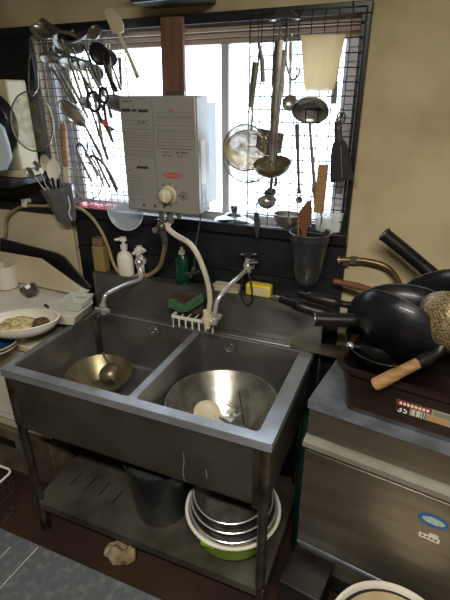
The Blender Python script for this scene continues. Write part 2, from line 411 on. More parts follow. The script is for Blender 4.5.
# ------------------------------------------------------------------ taps
def tap(label, base, path, r, lever_m, ks):
    t = thing('tap', base, label, 'tap'); x, y, z = base
    b = MB(); b.cyl((x,.612,z),(x,.60,z),.022); b.cyl((x,.60,z),(x,y,z),.012); b.ball((x,y,z),.019); b.cyl((x,y,z-.025),(x,y,z+.035),.013,.011)
    b.build('body', CHROME, t)
    b = MB(); b.cyl((x,y,z+.035),(x,y,z+.05),.014,.017)
    for k in range(ks): 
        a = 2*PI*k/ks+.4; b.cyl((x,y,z+.045),(x+.03*math.cos(a),y+.03*math.sin(a),z+.047),.006,.007,10)
    b.build('handle', lever_m, t)
    b = MB(); b.tube(smooth(path, 8), r, 12); b.build('spout', CHROME, t)
    return t
p0 = V((0.2256,0.5850,1.0369))
t = tap('chrome swivel tap over the left sink bowl, cross handle', (p0.x,.585,p0.z), [p0+V((0,0,-.015)), (0.2454,0.5600,0.9764), (0.2140,0.4800,0.9703), (0.1971,0.4200,0.9647), (0.1877,0.3850,0.9557), (0.1798,0.3750,0.9149)], .0085, WHITE, 3)
b = MB(); e = V((0.1792,0.3750,0.9104)); b.cyl(e+V((0,0,.012)), e+V((0,0,-.004)), .013); b.cyl(e+V((0,0,-.004)), e+V((0,0,-.03)), .015,.012); b.cyl(e+V((0,0,-.012)), e+V((-.035,-.004,-.01)), .006,.005); b.cyl(e+V((0,0,-.012)), e+V((.026,0,-.012)), .009)
b.build('nozzle_adapter', CHROME, t)
p1 = V((0.7138,0.5850,1.0855))
t = tap('chrome swivel tap over the right sink bowl, black lever', (p1.x,.585,p1.z), [p1+V((0,0,-.005)), (0.7068,0.5500,1.0685), (0.6902,0.4800,1.0520), (0.6715,0.4300,1.0253), (0.6602,0.4100,1.0002), (0.6562,0.4000,0.9601)], .0085, DGREYP, 2)
b = MB(); e = V((0.6521,0.4000,0.9472)); b.cyl(e+V((0,0,.012)), e+V((0,0,-.006)), .013); b.cyl(e+V((0,0,-.006)), e+V((0,0,-.032)), .016,.012); b.cyl(e+V((0,-.01,-.016)), e+V((-.03,-.02,-.018)), .006,.004)
b.build('nozzle_adapter', CHROME, t)
b = MB(); b.tube(smooth([(0.7107,0.5500,1.0731),(0.7012,0.5450,1.0208),(0.7077,0.5400,0.9699),(0.7285,0.5400,0.9440),(0.7483,0.5400,0.9684),(0.7394,0.5500,1.0289),(0.7230,0.5600,1.0713)]), .0032, 8); b.tube([(0.7263,0.5600,1.1075),(0.7581,0.5700,1.1124)], .008, 8)
b.build('rubber_strap', BLACKP, t)

# soap holder with sponges on the ledge
t = thing('soap_rack', (0.4871,0.5000,0.8432), 'white plastic comb-shaped sponge rack hooked on the sink ledge', 'rack')
rz = V((0.5092,0.4600,0.8841)).z
xl = V((0.4511,0.4600,0.8731)).x; xr = V((0.6329,0.4600,0.8776)).x
b = MB(); b.box((xl,.44,rz),(xr,.446,rz+.012)); b.box((xl,.515,rz),(xr,.521,rz+.012)); b.box((xl,.446,rz),(xl+.006,.515,rz+.012)); b.box((xr-.006,.446,rz),(xr,.515,rz+.012))
for k in range(7):
    x = xl+.003+(xr-xl-.01)*k/6; b.box((x-.003,.441,rz-.036),(x+.0035,.445,rz)); b.box((x-.002,.446,rz),(x+.002,.515,rz+.004))
b.box((xl,.441,rz-.042),(xl+.008,.445,rz))
b.build('basket', WHITE, t, .001)
b = MB(); b.box((xl+.06,.519,rz),(xl+.09,.5525,rz+.006)); b.build('hook', WHITE, t)
t = thing('sponge', (xl+.04,.48,rz), 'dark green sponge lying folded on the white rack', 'sponge', None)
b = MB(); y0,y1 = .452,.468
b.slab([(0.4253,0.4550,0.9190),(0.4318,0.4550,0.9503),(0.4924,0.4550,0.9352),(0.5711,0.4550,0.9946),(0.5827,0.4550,0.9636),(0.5174,0.4550,0.9139),(0.4820,0.4550,0.9032)], (0,.022,.002))
b.build('scrub_pad', GREENS, t, .003)
t = thing('scourer', (xl+.045,.49,rz), 'brown scouring pad behind the green sponge on the white rack', 'scourer')
b = MB(); b.slab([(0.4144,0.4820,0.9141),(0.4448,0.4820,0.9714),(0.5325,0.4820,0.9856),(0.5744,0.4820,0.9674),(0.5641,0.4820,0.9017),(0.4303,0.4820,0.8769)], (0,.022,.0)); b.build('pad', BROWNS, t, .003)

# ------------------------------------------------------------------ water heater
t = thing('water_heater', (.455,.46,1.3), 'grey wall-mounted gas water heater with a cream knob hanging before the window', 'water heater')
HX0,HX1,HZ0,HZ1,HY = .312,.594,1.305,1.676,.42
b = MB(); b.box((HX0,HY,HZ0),(HX1,HY+.095,HZ1)); b.build('casing', HEAT, t, .006)
b = MB(); b.box((HX0+.012,HY+.095,HZ0+.02),(HX1-.012,.60,HZ1-.02)); b.build('mounting_back', DGREYP, t)
b = MB(); b.box((HX1+.0001,HY+.025,HZ0+.10),(HX1+.001,HY+.06,HZ0+.24)); b.build('side_label', WHITE, t)
b = MB(); b.box((HX1+.0001,HY+.025,HZ0+.03),(HX1+.001,HY+.06,HZ0+.10)); b.build('side_vent', UTD, t)
fy = HY-.0006
def hp(u, v): return V((HX0+u*(HX1-HX0), HY, HZ1-v*(HZ1-HZ0)))
b = MB()
def line(mb, u0, u1, v, h=.0022, dash=True, y=None):
    u = u0
    while u < u1:
        l = random.uniform(.02,.06) if dash else u1-u0
        a = hp(u, v); e = hp(min(u+l, u1), v); mb.box((a.x, HY-.0007, a.z-h/2), (e.x, HY-.0001, a.z+h/2)); u += l+random.uniform(.008,.02)
line(b,.05,.18,.045,.004)
for v in (.20,.235,.27,.32,.345,.37,.395,.42,.455,.48): line(b,.06,.40,v,.0016)
line(b,.24,.34,.215,.006)
for v in (.135,.165,.18,.20,.235,.27,.285,.32,.345,.37,.40): line(b,.50,.96,v,.0016)
line(b,.55,.66,.455,.004); line(b,.72,.88,.455,.006); line(b,.54,.68,.485,.004); line(b,.74,.84,.485,.005)
line(b,.53,.93,.425,.0022)
for v in (.70,.725,.75,.775,.80,.825,.85): line(b,.07,.20,v,.0016)
for (u0,u1,v0,v1) in ((.05,.23,.68,.90),(.05,.42,.30,.50),(.49,.97,.30,.425)):
    for v in (v0,v1): line(b,u0,u1,v,.0009,False)
    for u in (u0,u1):
        a = hp(u,v0); e = hp(u,v1); b.box((a.x-.0005,HY-.0006,e.z),(a.x+.0005,HY-.0001,a.z))
a = hp(.445,.04); e = hp(.44,.93); b.box((a.x-.0006,HY-.0006,e.z),(a.x+.0006,HY-.0001,a.z))
b.build('printed_notice', INK, t)
b = MB()
for (u0,u1,v,h) in ((.03,.15,.115,.009),(.26,.39,.12,.009),(.17,.24,.117,.006),(.18,.34,.60,.008)): line(b,u0,u1,v,h,False)
for (u,v) in ((.05,.30),(.07,.63)): a = hp(u,v); b.cyl((a.x,HY-.0007,a.z),(a.x,HY-.0001,a.z),.003)
b.each('printed_heading', INKD, t)
b = MB(); c = hp(.66,.655); b.prism(ell(.034,.0095), 0, .0006, frm(c+V((0,-.0008,0)), (0,1,0), (1,0,0))); b.build('maker_badge', RED, t)
b = MB()
for k in range(6): b.box((c.x-.027+k*.0093,HY-.0013,c.z-.004),(c.x-.021+k*.0093,HY-.0008,c.z+.004))
b.build('badge_lettering', HEAT, t)
b = MB(); a = hp(.69,.115); b.box((a.x-.006,HY-.0008,a.z-.003),(a.x+.006,HY-.0001,a.z+.003)); b.build('red_heading', RED, t)
c = hp(.60,.83); kn = MB(); kn.lathe([(0,.032),(.018,.032),(.0235,.028),(.026,.006),(.030,.004),(.030,0)], frm(c, (0,-1,0)), 32)
kn = kn.build('knob', CREAM, t)
b = MB(); b.box((c.x-.004,HY-.036,c.z-.018),(c.x+.004,HY-.032,c.z+.018)); b.build('knob_grip', WHITE, kn, .001)
b = MB()
for k in range(9):
    a = 2*PI*k/9; b.box((c.x+.038*math.cos(a)-.003,HY-.0007,c.z+.038*math.sin(a)-.003),(c.x+.038*math.cos(a)+.003,HY-.0001,c.z+.038*math.sin(a)+.003))
b.build('dial_mark', INK, t)
b = MB(); c = hp(.80,.83); b.ring((c.x,HY-.0006,c.z),(0,-1,0),.013,.0012); b.ball((c.x,HY-.003,c.z),.006); b.build('side_button', INK, t)
b = MB()
for u in (.24,.40,.53): a = hp(u,.945); b.cyl((a.x,HY-.003,a.z),(a.x,HY,a.z),.004)
b.each('screw', INKD, t)
b = MB(); b.cyl((.43,.45,1.305),(.43,.45,1.27),.010); b.cyl((.465,.45,1.305),(.465,.45,1.262),.012); b.cyl((.465,.45,1.285),(.465,.45,1.275),.016,seg=6); b.cyl((.50,.45,1.305),(.50,.45,1.28),.008)
b.build('pipe_stub', UT, t)
b = MB(); b.cyl((.43,.45,1.272),(.43,.45,1.262),.016,seg=6); b.ball((.428,.45,1.245),.018); b.cyl((.428,.45,1.245),(.40,.44,1.225),.009,.012); b.cyl((.428,.45,1.235),(.432,.46,1.18),.013,.011)
b.build('gas_valve', UTD, t)
b = MB(); b.tube([(.585,.46,1.305),(0.5542,0.4600,1.1751),(0.5266,0.5000,1.0646)], .0022, 6); b.tube([(0.5272,0.5000,1.0808),(0.5087,0.5000,1.0415)],.007,8); b.tube([(0.4919,0.5000,1.0514),(0.5519,0.5000,1.0682)],.005,8)
b.build('drain_chain', UTD, t)
b = MB(); b.tube(smooth([(.465,.45,1.268), (0.4590,0.4400,1.2444), (0.4995,0.4300,1.2220), (0.5552,0.4200,1.2018), (0.5936,0.4100,1.1582), (0.6272,0.4000,1.0841), (0.6396,0.3950,1.0109), (0.6329,0.3900,0.9563)],8), .0098, 12)
b.build('outlet_hose', HOSE, t)
b = MB(); e = V((0.6285,0.3900,0.9393)); b.cyl(e+V((0,0,.03)), e+V((0,0,.0)), .014,.015); b.cyl(e, e+V((0,0,-.022)), .018,.015); b.cyl(e+V((0,0,-.022)), e+V((0,0,-.04)), .012)
b.build('hose_nozzle', CREAM, t)
b = MB(); b.tube(smooth([(.432,.46,1.185), (0.4007,0.5000,1.1288), (0.3482,0.5500,1.0475), (0.2835,0.5800,0.9928), (0.2362,0.5900,0.9732)],8), .009, 10)
b.build('inlet_hose', HOSEB, t)

# hose from the left wall to the first tap
t = thing('hose', (-.2,.6,1.2), 'beige rubber hose clipped along the wall and drooping behind the soap bottle', 'hose')
b = MB(); b.tube(smooth([(-0.7467,0.6000,0.9140),(-0.5368,0.5850,1.0478),(-0.4911,0.5850,1.1450),(-0.4342,0.5850,1.1971),(-0.3493,0.5850,1.2271),(-0.2146,0.5900,1.2371),(-0.0882,0.5850,1.2485),(0.0036,0.5700,1.2255),(0.0560,0.5700,1.1663),(0.0831,0.5750,1.0935),(0.0996,0.5750,1.0235),(0.1253,0.5750,0.9811),(0.1814,0.5800,0.9642),(0.2202,0.5850,0.9819)],7), .0070, 10)
b.build('tubing', HOSEB, t)
e = V((-0.3535,0.5820,1.2454)); b = MB(); b.box(tuple(e+V((-.012,-.006,-.022))), (e.x+.012,.62,e.z+.012)); b.build('clip', WHITE, t, .002)

# ------------------------------------------------------------------ backguard shelf items
BG = .973
x = V((0.0362,0.5830,0.9844)).x
t = thing('bottle', (x,.583,BG), 'square amber jar with a dull orange lid at the left end of the sink shelf', 'bottle')
b = MB(); b.prism(rrect(x-.034,.562,x+.024,.608,.008), BG, BG+.115); b.build('body', AMBERL, t, .004)
b = MB(); b.prism(rrect(x-.030,.565,x+.020,.606,.008), BG+.116, BG+.150); b.build('cap', mat('dull_orange_cap',(120,96,70),.5), t, .004)
for px, lab in ((122,'white pump bottle with its nozzle turned left, beside the amber jar'),(135,'white pump bottle with its nozzle turned right, close to the left tap')):
    if px == 122:
        x = V((0.1580,0.5830,1.0013)).x; yy=.583
        t = thing('pump_bottle', (x,yy,BG), lab, 'pump bottle', 'white pump bottles on the sink shelf')
        MB().lathe([(0,0),(.034,0),(.037,.01),(.037,.075),(.029,.095),(.013,.105),(.013,.115)], Matrix.Translation((x,yy,BG)), 28, 1, .78).build('body', WHITE, t)
        b = MB(); b.cyl((x,yy,BG+.115),(x,yy,BG+.133),.015); b.cyl((x,yy,BG+.133),(x,yy,BG+.15),.006); b.cyl((x,yy,BG+.15),(x,yy,BG+.165),.015,.014); b.tube([(x,yy,BG+.158),(x-.032,yy-.015,BG+.155)],[.008,.005],10)
        b.build('pump', WHITE, t)
    else:
        x = V((0.2219,0.5500,1.0215)).x+.006; yy=.592
        t = thing('pump_bottle', (x,yy,BG), lab, 'pump bottle', 'white pump bottles on the sink shelf')
        MB().lathe([(0,0),(.014,0),(.015,.01),(.015,.085),(.010,.095)], Matrix.Translation((x,yy,BG)), 24).build('body', WHITE, t)
        b = MB(); b.cyl((x,yy,BG+.095),(x,yy,BG+.115),.008); b.cyl((x,yy,BG+.115),(x,yy,BG+.132),.014,.013); b.tube([(x,yy,BG+.125),(x+.036,yy-.012,BG+.12)],[.009,.006],10)
        b.build('pump', WHITE, t)
x = V((0.4329,0.5830,0.9869)).x
t = thing('detergent_bottle', (x,.583,BG), 'dark green washing-up liquid bottle standing below the water heater', 'bottle')
MB().lathe([(0,0),(.031,0),(.033,.008),(.033,.05),(.029,.06),(.031,.07),(.031,.105),(.014,.125),(.011,.13)], Matrix.Translation((x,.583,BG)), 28, 1, .72).build('body', GREEN, t)
MB().lathe([(0,.155),(.006,.155),(.007,.142),(.013,.140),(.014,.127),(0,.127)], Matrix.Translation((x,.583,BG)), 20).build('cap', CREAM, t)
x = V((0.6323,0.5830,0.9741)).x
t = thing('soap_dish', (x,.583,BG), 'pale oblong soap dish lying behind the right tap', 'dish')
M = Matrix.Translation((x,.583,BG)); b = MB(); b.prism(rrect(-.055,-.024,.05,.024,.012), 0, .018, M); b.prism(rrect(-.06,-.026,.055,.026,.013), .018, .024, M); b.build('tray', CREAM, t, .002)
x = V((0.7660,0.5830,0.9618)).x
t = thing('sponge_pack', (x,.583,BG), 'yellow packet of sponges standing behind the right tap', 'packet')
b = MB(); b.box((x-.055,.564,BG),(x+.045,.606,BG+.048)); b.build('wrapper', YEL, t, .008)
b = MB(); b.box((x-.02,.562,BG+.01),(x+.035,.5639,BG+.036)); b.build('label', CREAM, t)

# ------------------------------------------------------------------ window sill things
SZ = 1.2425
t = thing('pot_lid', (.60,.607,SZ), 'shiny domed steel pot lid lying on the sill right of the heater', 'lid')
x = V((0.6379,0.6000,1.2713)).x
M = Matrix.Translation((x,.634,SZ)); b = MB(); b.lathe([(0,.036),(.018,.034),(.03,.028),(.038,.018),(.07,.010),(.08,.003),(.083,0),(.079,.0)], M, 44, 1, .58); b.build('dome', SILVER, t)
b = MB(); b.lathe([(0,.036),(.012,.036),(.016,.052),(.014,.058),(0,.059)], M, 24, 1, .8); b.build('knob', SILVER, t)
t = thing('metal_bowl', (.80,.6,SZ), 'shallow steel bowl standing on the sill below the hanging brass ladle', 'bowl')
x = V((0.8515,0.6000,1.2797)).x; MB().bowl((x,.603,SZ+.05), (0,-.12,1), .05, .046, .0015, .02, sy=.62, lip=.004).build('shell', UT, t)
t = thing('plastic_container', (.95,.6,SZ), 'clear plastic container on the sill behind the wooden-handled skimmer', 'container')
x = V((0.9962,0.6000,1.2791)).x; MB().pan((x,.606,SZ+.07), (0,0,1), .05, .069, .04, .002, sy=.42).build('body', CLEARS, t)
b = MB()
x0 = V((-0.0525,0.5800,1.2482)).x; x1 = V((0.1091,0.5800,1.2780)).x
n = 12
for k in range(n):
    xa = x0+(x1-x0)*k/n; xb = x0+(x1-x0)*(k+1)/n; h = .012+.01*random.random()
    b.box((xa,.59,SZ),(xb+.002,.625,SZ+h))
b.build('pink_cloth', PINK, None, .004, label='pink cloth folded along the window sill left of the heater', cat='cloth')

# ------------------------------------------------------------------ wire grids
def grid(name, label, x0, x1, z0, z1, step, m, y=.598, border=.0028, wr=.0019):
    t = thing(name, ((x0+x1)/2,y,z0), label, 'wire grid', None)
    b = MB(); b.tube([(x0,y,z0),(x1,y,z0),(x1,y,z1),(x0,y,z1)], border, 6, closed=True); b.build('border_wire', m, t)
    b = MB(); n = round((x1-x0)/step)
    for k in range(1, n): x = x0+(x1-x0)*k/n; b.tube([(x,y,z0),(x,y,z1)], wr, 5)
    n = round((z1-z0)/step)
    for k in range(1, n): z = z0+(z1-z0)*k/n; b.tube([(x0,y-.002,z),(x1,y-.002,z)], wr, 5)
    b.build('wire_mesh', m, t)
    b = MB()
    for x in (x0+.04, x1-.04): b.tube([(x,y,z1),(x,.604,z1+.012)], .003, 6)
    b.each('hook', m, t); return t
grid('wire_grid', 'dark wire utensil grid hung over the right half of the window', .702, 1.05, 1.245, 1.905, .0385, WIRE, wr=.0019)
grid('wire_grid', 'fine wire utensil grid hung over the left end of the window', -.168, .235, 1.25, 1.886, .030, WWIRE)

# ------------------------------------------------------------------ hanging utensils
RG = 'utensils hung on the right grid'; LG = 'utensils hung on the left grid'
def ladle(name, label, cat, top, neck, c, n, R, d, m=UT, w=.0065, group=RG, holes=False, hook=True, hm=None, sx=1, sy=1, flat=.22, rc=.0):
    """flat bar handle top -> neck joined to a bowl at c that opens along n"""
    top, neck, c = V(top), V(neck), V(c)
    t = thing(name, top, label, cat, group)
    dirv = (neck-top).normalized()
    b = MB(); pts = smooth([top, top.lerp(neck,.5), neck, neck.lerp(c,.35)+V((0,.0,0))], 5)
    b.tube(pts, [w*1.25, w*.9, w*.75, w*.8], 8, flat=flat, up=(0,-1,.3))
    b.build('handle', hm or m, t)
    b = MB(); b.bowl(c, n, R, d, .0012, sx=sx, sy=sy, x=(neck-c)); b.build('ladle_bowl', m, t)
    if hook:
        b = MB(); u = -dirv; b.tube(smooth([top+u*-.012, top+u*.006+V((0,-.006,0)), top+u*.022+V((0,0,0)), top+u*.016+V((0,.016,0)), top+u*.0+V((0,.018,0))]), .0016, 6); b.build('hook', m, t)
    if holes:
        b = MB(); M = frm(c, n, neck-c)
        for i in range(5):
            for j in range(5):
                u = (i-2)*R*.32; v = (j-2)*R*.32
                if u*u+v*v < (R*.8)**2:
                    zz = -d*math.sqrt(max(0,1-(u*u+v*v)/(R*R)))
                    b.cyl(M @ V((u,v,zz-.0012)), M @ V((u,v,zz+.0022)), R*.075, seg=8)
        b.build('hole', BLACKP, t)
    return t
def strainer(label, top, c, n, R, d, gz, rm=UT, hm=None, hw=.006, group=RG, ears=True, name='strainer', sx=1, tail=None):
    top, c, n = V(top), V(c), V(n).normalized()
    t = thing(name, top, label, 'strainer', group)
    side = (top-c); side = (side-n*side.dot(n)).normalized(); rimp = c+side*R
    b = MB(); b.tube([top, top.lerp(rimp,.7)], [hw, hw*.8], 8, flat=.4, up=(0,-1,0))
    cr = n.cross(side)
    for s in (-1,1): b.tube(smooth([top.lerp(rimp,.68), rimp+cr*s*R*.28+side*.004, c+(side*.86+cr*s*.52)*R]), .0018, 6)
    b.build('handle', hm or rm, t)
    b = MB(); b.ring(c, n, R, .0022, x=side); b.ring(c-n*.006, n, R*1.0, .0012, x=side)
    if ears: b.tube(smooth([c-side*R+cr*.012, c-side*(R+.016), c-side*R-cr*.012]), .0018, 6)
    b.build('rim_wire', rm, t)
    b = MB(); b.bowl(c, n, R*.985, d, .0006, x=side); b.build('gauze', gz, t)
    return t

# right grid
strainer('round wire strainer hanging left of the right grid, its pale gauze lit by the window', (0.7385,0.5550,1.7696), (0.7043,0.5600,1.5144), (.2,-1,.05), .074, .03, GAUZEY, UTD, UT, .012)
t = thing('ring_strainer', (0.7479,0.5800,1.8307), 'larger ring strainer with a pale backing hanging behind the round gauze strainer', 'strainer', RG)
b = MB(); b.ring((0.7102,0.5750,1.4839),(.2,-1,0),.086,.0028); b.ring((0.7102,0.5750,1.4839),(.2,-1,0),.080,.0014); b.tube([V((0.7102,0.5750,1.4839))+V((.01,0,.084)), (0.7282,0.5770,1.7487)], .004, 8); b.build('frame', UT, t)
MB().bowl((0.7102,0.5750,1.4839),(.2,-1,0),.084,.012,.0006).build('gauze', GAUZE, t)
t = thing('metal_pick', (0.7480,0.5700,1.8298), 'thin pick with a grey handle hanging beside the round gauze strainer', 'pick', RG)
b = MB(); b.tube([(0.7383,0.5700,1.8302),(0.7529,0.5700,1.7755),(0.7582,0.5700,1.7139)], [.004,.008,.0075], 8, flat=.5); b.build('handle', UTD, t)
b = MB(); b.tube([(0.7582,0.5700,1.7139),(0.7666,0.5700,1.6590)], [.002,.001], 6); b.build('spike', UT, t)
b = MB(); b.tube(smooth([(0.7383,0.5700,1.8302),(0.7383,0.5750,1.8834),(0.7329,0.5900,1.8959)]), .0016, 6); b.tube(smooth([(0.7458,0.5600,1.7969),(0.7451,0.5550,1.7694),(0.7339,0.5600,1.7562)]), .003,6); b.build('hook', BLACKP, t)
ladle('ladle', 'long-handled brassy ladle with a deep bowl hanging in the middle of the right grid', 'ladle', (0.8126,0.5450,1.8249), (0.8012,0.5450,1.4879), (0.8083,0.5350,1.4736), (.0,-.3,1), .062, .045, BRASS, .011, hm=UT)
ladle('ladle', 'long steel ladle with a narrow handle hanging just behind the brassy ladle', 'ladle', (0.8207,0.5750,1.8008), (0.7958,0.5750,1.3919), (0.7847,0.5700,1.3440), (.05,-.35,1), .033, .030, UT, .008)
ladle('ladle', 'small steel ladle hanging lowest below the brassy ladle, above the sill', 'ladle', (0.7938,0.5850,1.7697), (0.8097,0.5850,1.4113), (0.7899,0.5850,1.3693), (-.1,-.5,1), .022, .018, UTD, .007)
t = thing('skimmer', (0.7661,0.5850,1.6321), 'square-cornered perforated steel turner hanging behind the brassy ladle', 'skimmer', RG)
b = MB(); b.slab([(0.7402,0.5850,1.5767),(0.7821,0.5850,1.5713),(0.8303,0.5850,1.5601),(0.8231,0.5850,1.5003),(0.7712,0.5850,1.4886),(0.7347,0.5850,1.5163)], (0,.002,0)); b.build('blade', UTD, t)
b = MB(); b.tube([(0.8068,0.5880,1.8157),(0.7888,0.5860,1.5683)], [.006,.005], 8, flat=.4, up=(0,-1,0)); b.build('handle', UT, t)
b = MB()
for i in range(4):
    for j in range(3): p = V((0.7549,0.5845,1.5583)).lerp(V((0.8107,0.5845,1.5472)), i/3) + V((0,0,-.021*j)); b.cyl(p, p+V((0,.0008,0)), .0028, seg=8)
b.build('hole', PALEW, t)
# dark cap at the top with forked wires and the little perforated spoon
t = thing('potato_masher', (0.8233,0.5500,1.8857), 'dark cap-shaped utensil head hooked over the top bar of the right grid', 'masher', RG)
b = MB(); M = frm((0.8269,0.5500,1.8756), (0,0,1)); b.lathe([(0,.026),(.02,.026),(.026,.018),(.046,.004),(.047,0),(.043,0),(.024,.014),(.018,.022),(0,.022)], M, 30, 1, .7); b.build('cap', DGREYP, t)
b = MB()
for a, c_ in (((0.8117,0.5500,1.8764),(0.8112,0.5600,1.8263)),((0.8359,0.5500,1.8751),(0.8359,0.5600,1.8253))): b.tube([a,c_], .003, 6)
b.tube(smooth([(0.8340,0.5550,1.8301),(0.8340,0.5550,1.7724),(0.8455,0.5550,1.7343),(0.8589,0.5550,1.7177),(0.8765,0.5550,1.7338),(0.8755,0.5550,1.7499)]), .0035, 6)
b.build('fork', UT, t)
ladle('spoon', 'small round perforated spoon hanging between the brassy ladle and the amber jug', 'spoon', (0.8427,0.5700,1.8207), (0.8474,0.5700,1.6847), (0.8513,0.5620,1.6534), (.1,-1,.15), .024, .012, UT, .005, holes=True)
ladle('ladle', 'steel ladle with a wide upturned bowl hanging in front of the lower right grid', 'ladle', (0.9564,0.5700,1.3405), (0.9192,0.5650,1.5813), (0.9169,0.5600,1.6279), (.05,-.62,-.75), .058, .036, UT, .006, hook=False)
ladle('turner', 'narrow steel bar utensil hanging beside the wide upturned ladle', 'utensil', (0.8730,0.5800,1.5915), (0.8930,0.5800,1.3841), (0.8952,0.5800,1.3505), (0,-1,0), .012, .004, UTD, .006)
# amber measuring jug
t = thing('measuring_jug', (0.9509,0.5500,1.6893), 'amber translucent plastic measuring jug hanging at the top of the right grid', 'jug', RG)
top = V((0.9457,0.5300,1.8303)); bot = V((0.9429,0.5450,1.6893)); ax = (top-bot).normalized(); h = (top-bot).length
b = MB(); b.lathe([(0,0),(.040,0),(.045,.005),(.063,h),(.066,h+.002),(.061,h),(.043,.007),(0,.004)], frm(bot, ax), 40, 1, .8); b.build('body', JUG, t)
b = MB(); b.tube(smooth([top+V((.0,.05,-.01)), top+V((.0,.062,-.02)), top+V((.0,.062,-.08)), top+V((.0,.04,-.10))]), .005, 8, flat=1.2); b.build('handle', JUG, t)
b = MB()
for k in range(6): z = .04+k*.018; b.tube([bot+ax*z+V((-.012,-.0345-z*.08,0)), bot+ax*z+V((.012,-.0345-z*.08,0))], .0007, 4)
b.build('scale_mark', INK, t)
# whisk-like comb brush
t = thing('bottle_brush', (0.9715,0.5750,1.7696), 'slim dark bristle brush hanging behind the amber jug', 'brush', RG)
b = MB(); b.tube([(0.9914,0.5800,1.7952),(0.9850,0.5800,1.7111)], .003, 6); b.tube([(0.9850,0.5800,1.7111),(0.9849,0.5800,1.6505)], [.006,.008], 8); b.build('stem', UTD, t)
b = MB()
for k in range(30):
    p = V((0.9821,0.5800,1.7111)).lerp(V((0.9818,0.5800,1.6505)), k/30); b.tube([p, p+V((-.02,-.003,random.uniform(-.003,.003)))], .0007, 4)
b.build('bristle', UTD, t, kind='stuff')
# dark hand brush
t = thing('hand_brush', (1.0136,0.5600,1.5777), 'dark grey hand brush with a wide bristle skirt at the right end of the grid', 'brush', RG)
b = MB(); b.tube(smooth([(1.0174,0.5600,1.6287),(1.0053,0.5600,1.6004),(1.0081,0.5600,1.5718),(1.0140,0.5600,1.5429)]), [.005,.010,.012,.013], 10, flat=.6, up=(0,-1,0)); b.build('grip', DGREYP, t)
b = MB(); b.ring((1.0138,0.5560,1.6120),(.3,-1,0),.012,.003, sy=1.5); b.build('hanging_loop', UTD, t)
b = MB(); c0 = V((1.0134,0.5600,1.5487)); c1 = V((1.0351,0.5600,1.4257)); ax = (c0-c1).normalized()
b.lathe([(0,0),(.036,0),(.037,.01),(.030,.08),(.020,(c0-c1).length-.008),(.012,(c0-c1).length),(0,(c0-c1).length)], frm(c1, ax, (1,0,0)), 24, 1, .4); b.build('bristle_skirt', mat('dark_bristle',(52,50,50),.85,0,(34,33,34),60,stretch=(30,30,2),bump=.4), t, kind='stuff')
b = MB(); b.tube([(1.0236,0.5450,1.5328),(1.0372,0.5390,1.4383)], .0012, 5); b.build('pale_strand', UT, t)
# wooden handled skimmer standing in the bucket
t = thing('skimmer', (0.9693,0.5500,1.4731), 'wooden-handled wire skimmer hooked upside down above the grey bucket', 'skimmer', RG)
b = MB(); b.slab([(0.9565,0.5500,1.4725),(0.9882,0.5500,1.4740),(0.9855,0.5500,1.3205),(0.9524,0.5500,1.3176)], (0,.016,0)); b.build('handle', WOOD, t, .003)
b = MB(); b.tube(smooth([(0.9654,0.5550,1.4692),(0.9540,0.5550,1.4902),(0.9645,0.5600,1.5053)]), .0015,6); b.tube(smooth([(0.9781,0.5550,1.4698),(0.9890,0.5550,1.4887),(0.9802,0.5600,1.5059)]), .0015,6)
b.tube(smooth([(0.9741,0.5570,1.3213),(0.9831,0.5550,1.2989),(0.9793,0.5500,1.2759)]), .003,6); b.each('wire', UT, t)

# grey bucket on the black board
bx = V((0.9513,0.5300,1.2576)); bb = V((0.9588,0.5450,1.0645))
t = thing('utensil_bucket', bb, 'dark grey plastic bucket hanging on the black board under the right grid', 'bucket')
b = MB(); hh = bx.z-bb.z
b.lathe([(0,0),(.020,.001),(.033,.008),(.041,.022),(.048,.05),(.0635,hh-.03),(.067,hh-.028),(.0675,hh-.022),(.069,hh),(.0715,hh+.002),(.066,hh),(.060,hh-.03),(.044,.05),(.036,.022),(.02,.008),(0,.005)], Matrix.Translation((bx.x,.537,bb.z)), 40); b.build('body', DGREYP, t)
b = MB(); b.ring((bx.x,.537,bx.z-.001),(0,0,1),.0705,.0022); b.build('rim_band', UT, t)
b = MB(); b.box((bx.x-.012,.603,bx.z-.04),(bx.x+.012,.6135,bx.z+.01)); b.build('hanger', UTD, t)
t = thing('wooden_spatula', (0.9274,0.5400,1.2243), 'brown wooden rice paddle standing in the grey bucket', 'paddle')
b = MB(); b.slab([(0.9035,0.5400,1.2709),(0.9073,0.5400,1.3192),(0.9316,0.5400,1.3579),(0.9446,0.5400,1.3622),(0.9509,0.5400,1.3230),(0.9506,0.5400,1.2824),(0.9386,0.5400,1.2606),(0.9392,0.5400,1.2043),(0.9219,0.5400,1.2023),(0.9181,0.5400,1.2585)], (0,.006,0)); b.build('blade', WOODR, t, .002)
t = thing('chopstick', (0.9089,0.5300,1.2251), 'thin wooden cooking chopstick standing in the grey bucket', 'chopstick')
b = MB(); b.tube([(0.8954,0.5400,1.3977),(0.9158,0.5400,1.1871)], [.0018,.003], 6); b.build('stick', WOOD, t)
t = thing('peeler', (0.7469,0.5750,1.3225), 'small steel peeler hanging over the sill right of the shiny lid', 'peeler')
b = MB(); b.slab([(0.7363,0.5750,1.2966),(0.7551,0.5750,1.2947),(0.7603,0.5750,1.2479),(0.7539,0.5750,1.2026),(0.7463,0.5750,1.2018),(0.7375,0.5750,1.2457)], (0,.004,0)); b.build('handle', SILVER, t, .001)
b = MB(); b.tube([(0.7470,0.5770,1.2935),(0.7410,0.5800,1.3387),(0.7346,0.5980,1.3489)], .002, 6); b.tube([(0.7346,0.5980,1.3489),(.735,.598,1.33)], .0015, 5); b.build('shank', UT, t)
